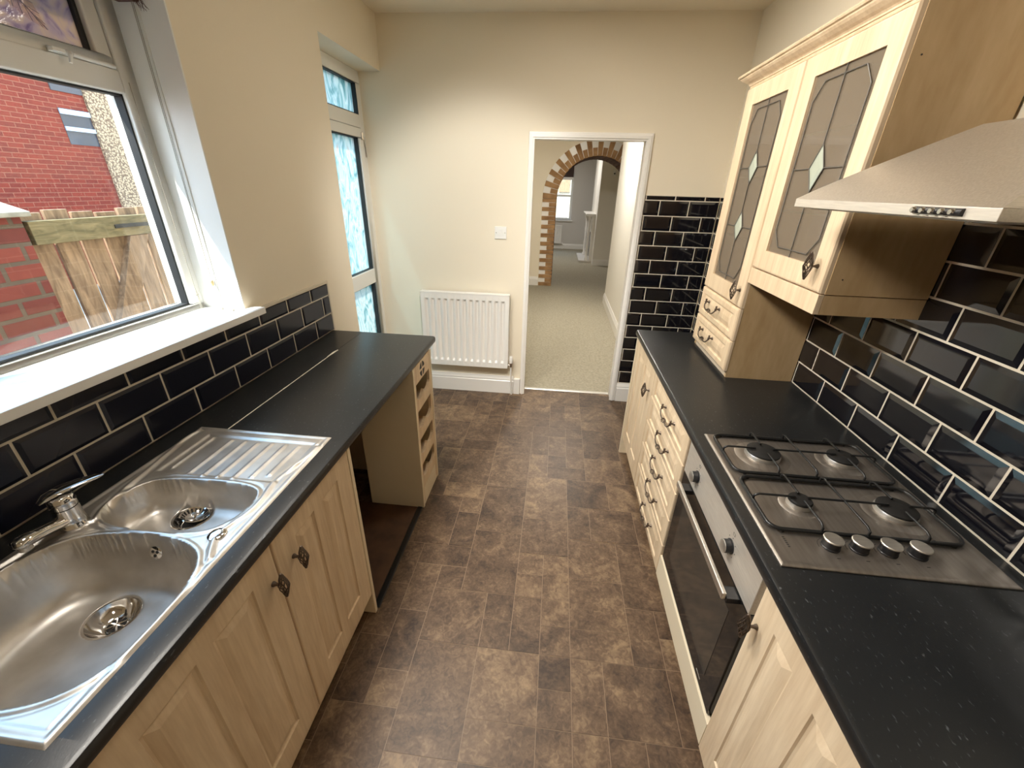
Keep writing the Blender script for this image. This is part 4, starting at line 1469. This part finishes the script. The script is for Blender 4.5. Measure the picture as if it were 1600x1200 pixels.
# ---------------------------------------------------------------- rooms beyond the doorway
YA, YF = 7.98, 13.5
struct(MB().box(-2.6, 3.2, YB + .115, YA + .95, -.12, .004).build('floor_2', M['carpet']))
struct(MB().box(-2.6, 3.2, YA + .95, YF, -.12, .004).build('floor_3', M['carpet']))
struct(MB().box(-2.7, 3.3, YB + .115, YF + .12, 2.72, 2.84).build('ceiling_2', M['ceiling']))
struct(MB().box(.85, .97, YB + .115, 6.875, 0, 2.72).build('wall_hall_right', M['wall_white']))
skirting('baseboard_hall_right', ((.85, YB + .14), (.85, 6.875)), .165, .02, (-1, 0))
skirting('baseboard_hall_end', ((.85, 6.875), (.97, 6.875)), .165, .02, (0, 1))
struct(MB().box(-2.7, -2.6, YB + .115, YF, 0, 2.72).build('wall_hall_left', M['wall_white']))
struct(MB().box(3.2, 3.3, YB + .115, YF, 0, 2.72).build('wall_far_right', M['wall_white']))
struct(MB().box(-2.7, -1.6, YB, YB + .115, 0, 2.72).build('wall_hall_back', M['wall_white']))
struct(MB().box(XR + .15, 3.3, YB, YB + .115, 0, 2.72).build('wall_hall_return', M['wall_white']))

# wall with the arch
ACX, ARI, AZS = .625, .690, 1.530       # arch centre, inner radius, springing height
b = MB()
arc = [(ACX - ARI * math.cos(PI * k / 24), AZS + ARI * math.sin(PI * k / 24)) for k in range(25)]
for y_ in (YA, YA + .95):
    pass
def arch_face(y):
    left = [(-2.6, 0), (ACX - ARI, 0), (ACX - ARI, AZS)]
    for k in range(24):
        b.face([(arc[k][0], y, arc[k][1]), (arc[k + 1][0], y, arc[k + 1][1]), (arc[k + 1][0], y, 2.72), (arc[k][0], y, 2.72)])
    b.face([(-2.6, y, 0), (ACX - ARI, y, 0), (ACX - ARI, y, 2.72), (-2.6, y, 2.72)])
    b.face([(ACX + ARI, y, 0), (3.2, y, 0), (3.2, y, 2.72), (ACX + ARI, y, 2.72)])
arch_face(YA)
arch_face(YA + .95)
for k in range(24):
    b.face([(arc[k][0], YA, arc[k][1]), (arc[k][0], YA + .95, arc[k][1]), (arc[k + 1][0], YA + .95, arc[k + 1][1]), (arc[k + 1][0], YA, arc[k + 1][1])])
for s in (-1, 1):
    b.face([(ACX + s * ARI, YA, 0), (ACX + s * ARI, YA + .95, 0), (ACX + s * ARI, YA + .95, AZS), (ACX + s * ARI, YA, AZS)])
struct(b.build('wall_arch', M['wall'], fix=False))
t = thing('brick_arch', 'tan brick arch surround with toothed white edges in the far opening', 'arch', (ACX, YA, 0))
br_, so_, pl_ = MB(), MB(), MB()
ph = .0735
n = int(AZS / ph)
for s in (-1, 1):
    for k in range(n + 1):
        z0_, z1_ = k * ph + .004, min((k + 1) * ph - .004, AZS)
        L = .232 if k % 2 == 0 else .112
        xa = ACX + s * (ARI - .012)
        br_.box(xa, ACX + s * (ARI + L), YA - .018, YA + .004, z0_, z1_)
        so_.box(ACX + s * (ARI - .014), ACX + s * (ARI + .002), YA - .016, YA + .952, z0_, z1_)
na = int(PI * (ARI + .06) / .082)
na += 1 - na % 2
for k in range(na):
    a0, a1 = PI * k / na + .006, PI * (k + 1) / na - .006
    L = .232 if k % 2 == 0 else .112
    def pt(r, a, y):
        return (ACX - r * math.cos(a), y, AZS + r * math.sin(a))
    r0, r1 = ARI - .012, ARI + L
    br_.hexa([pt(r0, a0, YA - .018), pt(r1, a0, YA - .018), pt(r1, a1, YA - .018), pt(r0, a1, YA - .018), pt(r0, a0, YA + .004), pt(r1, a0, YA + .004), pt(r1, a1, YA + .004), pt(r0, a1, YA + .004)])
    q0, q1 = ARI - .014, ARI + .002
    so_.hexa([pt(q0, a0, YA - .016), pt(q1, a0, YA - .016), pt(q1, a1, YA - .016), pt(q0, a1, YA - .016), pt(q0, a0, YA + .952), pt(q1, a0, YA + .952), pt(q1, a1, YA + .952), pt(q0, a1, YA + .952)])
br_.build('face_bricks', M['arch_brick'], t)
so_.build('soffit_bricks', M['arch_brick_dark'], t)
for k in range(24):
    a0, a1 = PI * k / 24, PI * (k + 1) / 24
    p = lambda r, a, y: (ACX - r * math.cos(a), y, AZS + r * math.sin(a))
    r0, r1 = ARI, ARI + .235
    pl_.hexa([p(r0, a0, YA - .008), p(r1, a0, YA - .008), p(r1, a1, YA - .008), p(r0, a1, YA - .008), p(r0, a0, YA), p(r1, a0, YA), p(r1, a1, YA), p(r0, a1, YA)])
for s in (-1, 1):
    pl_.box(ACX + s * ARI, ACX + s * (ARI + .235), YA - .008, YA, 0, AZS)
pl_.build('plaster_band', M['gloss'], t)
skirting('baseboard_arch', ((-2.6, YA), (ACX - ARI - .24, YA)), .165, .02, (0, -1))

# front room
W2 = (-.62, .385, .835, 1.98)       # window in the far wall: x0,x1,z0,z1
b = MB()
b.box(-2.6, W2[0], YF, YF + .2, 0, 2.72)
b.box(W2[1], 3.2, YF, YF + .2, 0, 2.72)
b.box(W2[0], W2[1], YF, YF + .2, 0, W2[2])
b.box(W2[0], W2[1], YF, YF + .2, W2[3] + .12, 2.72)
struct(b.build('wall_front_room_end', M['wall_grey']))
w2 = thing('window_2', 'bright white framed window in the far front room', 'window', (-.1, YF, .85))
w2['kind'] = 'structure'
b = MB()
x0, x1, z0, z1 = W2[0], W2[1], W2[2], W2[3] + .12
for (a, c, e, f) in [(x0, x0 + .06, z0, z1), (x1 - .06, x1, z0, z1), (x0 + .06, x1 - .06, z0, z0 + .06), (x0 + .06, x1 - .06, z1 - .06, z1), (x0 + .06, x1 - .06, 1.48, 1.53), (-.15, -.10, z0 + .06, z1 - .06)]:
    b.box(a, c, YF + .08, YF + .14, e, f)
b.build('frame', M['upvc'], w2)
MB().box(x0, x1, YF + .108, YF + .112, z0, z1).build('pane', M['window_glass'], w2)
MB().box(x0 - .05, x1 + .05, YF - .05, YF + .08, z0 - .03, z0).build('sill', M['gloss'], w2)
t = thing('roller_blind', 'dark brown roller blind rolled up over far window', 'blind', (-.1, YF - .05, 1.9))
MB().box(W2[0] - .05, W2[1] - .02, YF - .05, YF - .03, 2.0, 2.5).build('fabric', M['dark_blind'], t)
MB().box(W2[0] - .05, W2[1] - .02, YF - .055, YF - .025, 1.93, 2.0).build('bottom_bar', M['gloss'], t)
t = thing('radiator', 'white radiator below the far front room window', 'radiator', (-.2, YF - .08, .2))
radiator_mesh(t, -.85, .14, YF - .09, 0, .16, .70, 16, M['gloss'])
MB().box(-.8, .09, YF - .0595, YF - .003, .25, .6).build('wall_bracket', M['gloss'], t)
MB().tube([(.14, YF - .08, .19), (.19, YF - .08, .19), (.19, YF - .08, .0)], .01, 8).build('pipe', M['gloss'], t)
skirting('baseboard_front_room', ((-2.6, YF), (3.2, YF)), .15, .02, (0, -1))
struct(MB().box(.91, 3.2, 10.57, 12.45, 0, 2.72).build('wall_chimney_breast', M['wall_white']))
skirting('baseboard_breast', ((.91, 10.57), (3.2, 10.57)), .15, .02, (0, -1))
t = thing('fireplace', 'white painted fire surround with turned columns and stone hearth', 'fireplace', (.78, 11.6, 0))
MB().box(.59, .91, 10.93, 12.3, .004, .055).build('hearth', M['wall_grey'], t, bevel=.004)
b = MB()
b.box(.68, .93, 10.86, 12.16, 1.135, 1.165)
b.box(.71, .93, 10.89, 12.13, 1.10, 1.135)
b.build('mantel_shelf', M['gloss'], t, bevel=.008)
for yy in (11.02, 12.0):
    MB().box(.84, .91, yy - .09, yy + .09, .055, 1.10).build('jamb', M['gloss'], t, bevel=.004)
    MB().lathe([(.0, 0), (.05, 0), (.05, .05), (.032, .08), (.028, .25), (.038, .33), (.026, .42), (.030, .60), (.038, .68), (.026, .76), (.028, .95), (.05, .98), (.05, 1.045), (.0, 1.045)], (.775, yy, .055), 'z', 16).build('column', M['gloss'], t, smooth=True)
MB().box(.86, .91, 11.11, 11.91, .70, 1.10).build('frieze', M['gloss'], t)
MB().box(.885, .91, 11.11, 11.91, .055, .70).build('fire_opening', M['dark_hole'], t)
t = thing('mounted_sensor', 'small white alarm sensor on chimney breast corner near the arch top', 'sensor', (1.16, 10.55, 2.0))
MB().box(1.165, 1.225, 10.525, 10.57, 1.99, 2.09).build('housing', M['upvc'], t, bevel=.01)
MB().sphere((1.195, 10.522, 2.03), .018, 10).build('lens', M['black_plastic'], t, smooth=True)

# ---------------------------------------------------------------- outside
ZG = -.25
struct(MB().box(-14, -1.60, -8, 22, ZG - .2, ZG).build('ground_yard', M['paving']))
struct(MB().box(-6, 8, YF + .2, 24, ZG - .2, ZG).build('ground_street', M['paving']))
t = thing('yard_wall', 'red brick yard wall pier with concrete cap seen through window', 'wall', (-2.66, 0, ZG))
MB().box(-2.78, -2.55, -3.5, 1.845, ZG, 1.512).build('brickwork', M['pier_brick'], t)
b = MB()
b.prism([(-2.81, 1.512), (-2.52, 1.512), (-2.52, 1.535), (-2.665, 1.575), (-2.81, 1.535)], 'y', -3.5, 1.875)
b.build('coping', M['concrete'], t, bevel=.004)
t = thing('yard_gate', 'weathered timber plank gate with mossy top rail and diagonal brace', 'gate', (-2.6, 2.2, ZG))
yy = 1.862
k = 0
while yy < 2.85:
    w_ = .110
    top = 1.522 + .012 * math.sin(k * 1.7)
    MB().box(-2.618, -2.598, yy, yy + w_, ZG + .05, top).build('plank', M['gate_wood'], t, bevel=.002)
    yy += .128
    k += 1
MB().box(-2.598, -2.552, 1.868, 2.88, 1.378, 1.488).build('top_rail', M['gate_mossy'], t, bevel=.003)
MB().box(-2.598, -2.552, 1.868, 2.88, .30, .41).build('bottom_rail', M['gate_mossy'], t, bevel=.003)
b = MB()
b.prism([(2.36, 1.376), (2.48, 1.376), (1.98, .42), (1.86, .42)], 'x', -2.598, -2.556)
b.build('brace', M['gate_wood'], t, bevel=.002)
b = MB()
b.box(-2.552, -2.546, 2.28, 2.70, 1.425, 1.445)
b.build('hinge_strap', M['iron'], t)
t = thing('fence_panel', 'pale leaning timber boards beyond the right end of plank gate', 'fence', (-2.6, 3.1, ZG))
for k in range(4):
    y = 2.90 + .13 * k
    MB().box(-2.60, -2.575, y, y + .122, ZG, 1.48).build('board', M['gate_wood'], t, bevel=.002)

HXX = -9.0
t = thing('neighbour_house', 'red brick house across the yard with pebbledash strip and downpipe', 'house', (HXX, 5, ZG))
MB().box(HXX - 5, HXX, -7, 22, ZG, 3.9).build('brick_wall', M['house_brick'], t)
MB().box(HXX, HXX + .05, 8.34, 8.92, ZG, 3.85).build('pebbledash', M['pebbledash'], t)
MB().tube([(HXX + .07, 9.0, ZG), (HXX + .07, 9.0, 3.85)], .055, 12).build('downpipe', M['upvc'], t, smooth=True)
b = MB()
wy0, wy1, wz0, wz1 = 7.80, 8.33, 2.20, 2.77
for (a, c, e, f) in [(wy0, wy1, 2.68, 2.76), (wy0, wy1, 2.42, 2.485)]:
    b.box(HXX - .02, HXX + .03, a, c, e, f)
wf = b.build('window_frame', M['blue_frame'], t)
MB().box(HXX - .01, HXX + .008, wy0, wy1, wz0, wz1).build('window_glass', M['dark_glass'], wf)
MB().box(HXX - .01, HXX + .02, wy0, wy1, 3.03, 3.18).build('lintel', M['roof'], t)
b = MB()
b.prism([(HXX + .2, 3.85), (HXX - 5.2, 3.85), (HXX - 5.2, 5.2)], 'y', -7.2, 22.2)
b.build('roof', M['roof'], t)
# house fronts across the street beyond the far window
t = thing('street_house', 'pale house across street glimpsed through the far window', 'house', (0, 22, ZG))
MB().box(-8, 8, 22, 26, ZG, 6).build('front_wall', M['concrete'], t)
MB().box(-.05, .45, 21.95, 22.02, 1.55, 2.9).build('boarded_window', M['gate_wood'], t)

# ---------------------------------------------------------------- light
world = bpy.data.worlds.new('sky')
SC.world = world
world.use_nodes = True
wn = world.node_tree
bg = wn.nodes['Background']
tcw = wn.nodes.new('ShaderNodeTexCoord')
sxw = wn.nodes.new('ShaderNodeSeparateXYZ')
rw = ramp(wn, [(.0, (.86, .93, 1.0, 1)), (.25, (.72, .87, 1.0, 1)), (.75, (.34, .62, 1.0, 1))])
wn.links.new(tcw.outputs['Generated'], sxw.inputs[0])
wn.links.new(sxw.outputs['Z'], rw.inputs[0])
wn.links.new(rw.outputs[0], bg.inputs[0])
bg.inputs[1].default_value = 6.5

def light(name, kind, loc, energy, color=(1, 1, 1), size=1.0, size_y=None, rot=(0, 0, 0)):
    l = bpy.data.lights.new(name, kind)
    l.energy = energy
    l.color = color
    o = bpy.data.objects.new(name, l)
    COL.objects.link(o)
    o.location = loc
    o.rotation_euler = rot
    if kind == 'AREA':
        l.shape = 'RECTANGLE' if size_y else 'DISK'
        l.size = size
        if size_y:
            l.size_y = size_y
    return o
sd = Vector((1, 1.45, -2.5)).normalized()
s = light('sun', 'SUN', (-5, -5, 12), 16.0, (1.0, .94, .84))
s.data.angle = math.radians(.6)
s.rotation_euler = sd.to_track_quat('-Z', 'Y').to_euler()
# added fill lights under the ceilings, no fittings known
light('kitchen_fill_light', 'AREA', (.15, -.7, 2.68), 3, (1.0, .90, .77), .35)
light('kitchen_fill_light', 'AREA', (.1, 2.35, 2.68), 10, (1.0, .93, .82), .35)
o = light('kitchen_fill_spot', 'SPOT', (-.25, 1.2, 2.62), 170, (1.0, .97, .92))  # added unseen spot to brighten the back wall and radiator
o.data.spot_size = math.radians(60)
o.data.spot_blend = .6
o.data.shadow_soft_size = .12
o.rotation_euler = (Vector((-.62, 3.34, 1.05)) - Vector(o.location)).to_track_quat('-Z', 'Y').to_euler()
for yy in (.75, 1.7):
    # added unseen spots that brighten the hob side fronts
    o = light('kitchen_fill_spot', 'SPOT', (-.85, yy, 2.62), 188, (1.0, .94, .85))
    o.data.spot_size = math.radians(118)
    o.data.spot_blend = .8
    o.data.shadow_soft_size = .24
    o.rotation_euler = (Vector((1.0, yy + .3, .62)) - Vector(o.location)).to_track_quat('-Z', 'Y').to_euler()
light('hall_fill_light', 'AREA', (.2, 5.6, 2.70), 60, (1.0, .95, .86), .4)  # added to brighten the hall, no lamp known there
light('front_room_fill_light', 'AREA', (0, 11.2, 2.70), 32, (1.0, .96, .92), .4)  # added fill for the front room, source unseen
# daylight sampling portals in the openings
for (loc, sx, sy, rot) in [((-1.54, .83, 1.77), 1.15, 1.40, (0, -PI / 2, 0)), ((-1.52, 2.9, 1.2), 2.3, .8, (0, -PI / 2, 0)), ((-.1, YF + .15, 1.45), 1.0, 1.2, (-PI / 2, 0, 0))]:
    p = light('daylight_portal', 'AREA', loc, 1, (1, 1, 1), sx, sy, rot)
    p.data.cycles.is_portal = True

# ---------------------------------------------------------------- camera
f_px, yaw, pitch, roll, H = 640.42, .0933532, -.4478114, .0284680, 1.69917
cy, sy, cp, sp, cr, sr = math.cos(yaw), math.sin(yaw), math.cos(pitch), math.sin(pitch), math.cos(roll), math.sin(roll)
fw = Vector((-sy * cp, cy * cp, sp))
right = Vector((cy, sy, 0))
up = right.cross(fw)
R = right * cr + up * sr
U = -right * sr + up * cr
cam = bpy.data.cameras.new('camera')
cam.sensor_fit = 'HORIZONTAL'
cam.sensor_width = 36.0
cam.lens = f_px / 1600 * 36.0
cam.clip_start = .02
co = bpy.data.objects.new('camera', cam)
COL.objects.link(co)
m = Matrix((R, U, -fw)).transposed().to_4x4()
m.translation = Vector((0, 0, H))
co.matrix_world = m
SC.camera = co

SC.view_settings.view_transform = 'Standard'
SC.view_settings.look = 'None'
SC.view_settings.exposure = 0.0
SC.view_settings.gamma = 1.0
SC.view_settings.use_curve_mapping = False
SC.cycles.use_denoising = True
SC.cycles.max_bounces = 14
SC.cycles.diffuse_bounces = 7
SC.cycles.glossy_bounces = 6
SC.cycles.transparent_max_bounces = 16
SC.cycles.caustics_reflective = False
SC.cycles.caustics_refractive = False
SC.cycles.sample_clamp_indirect = 8.0
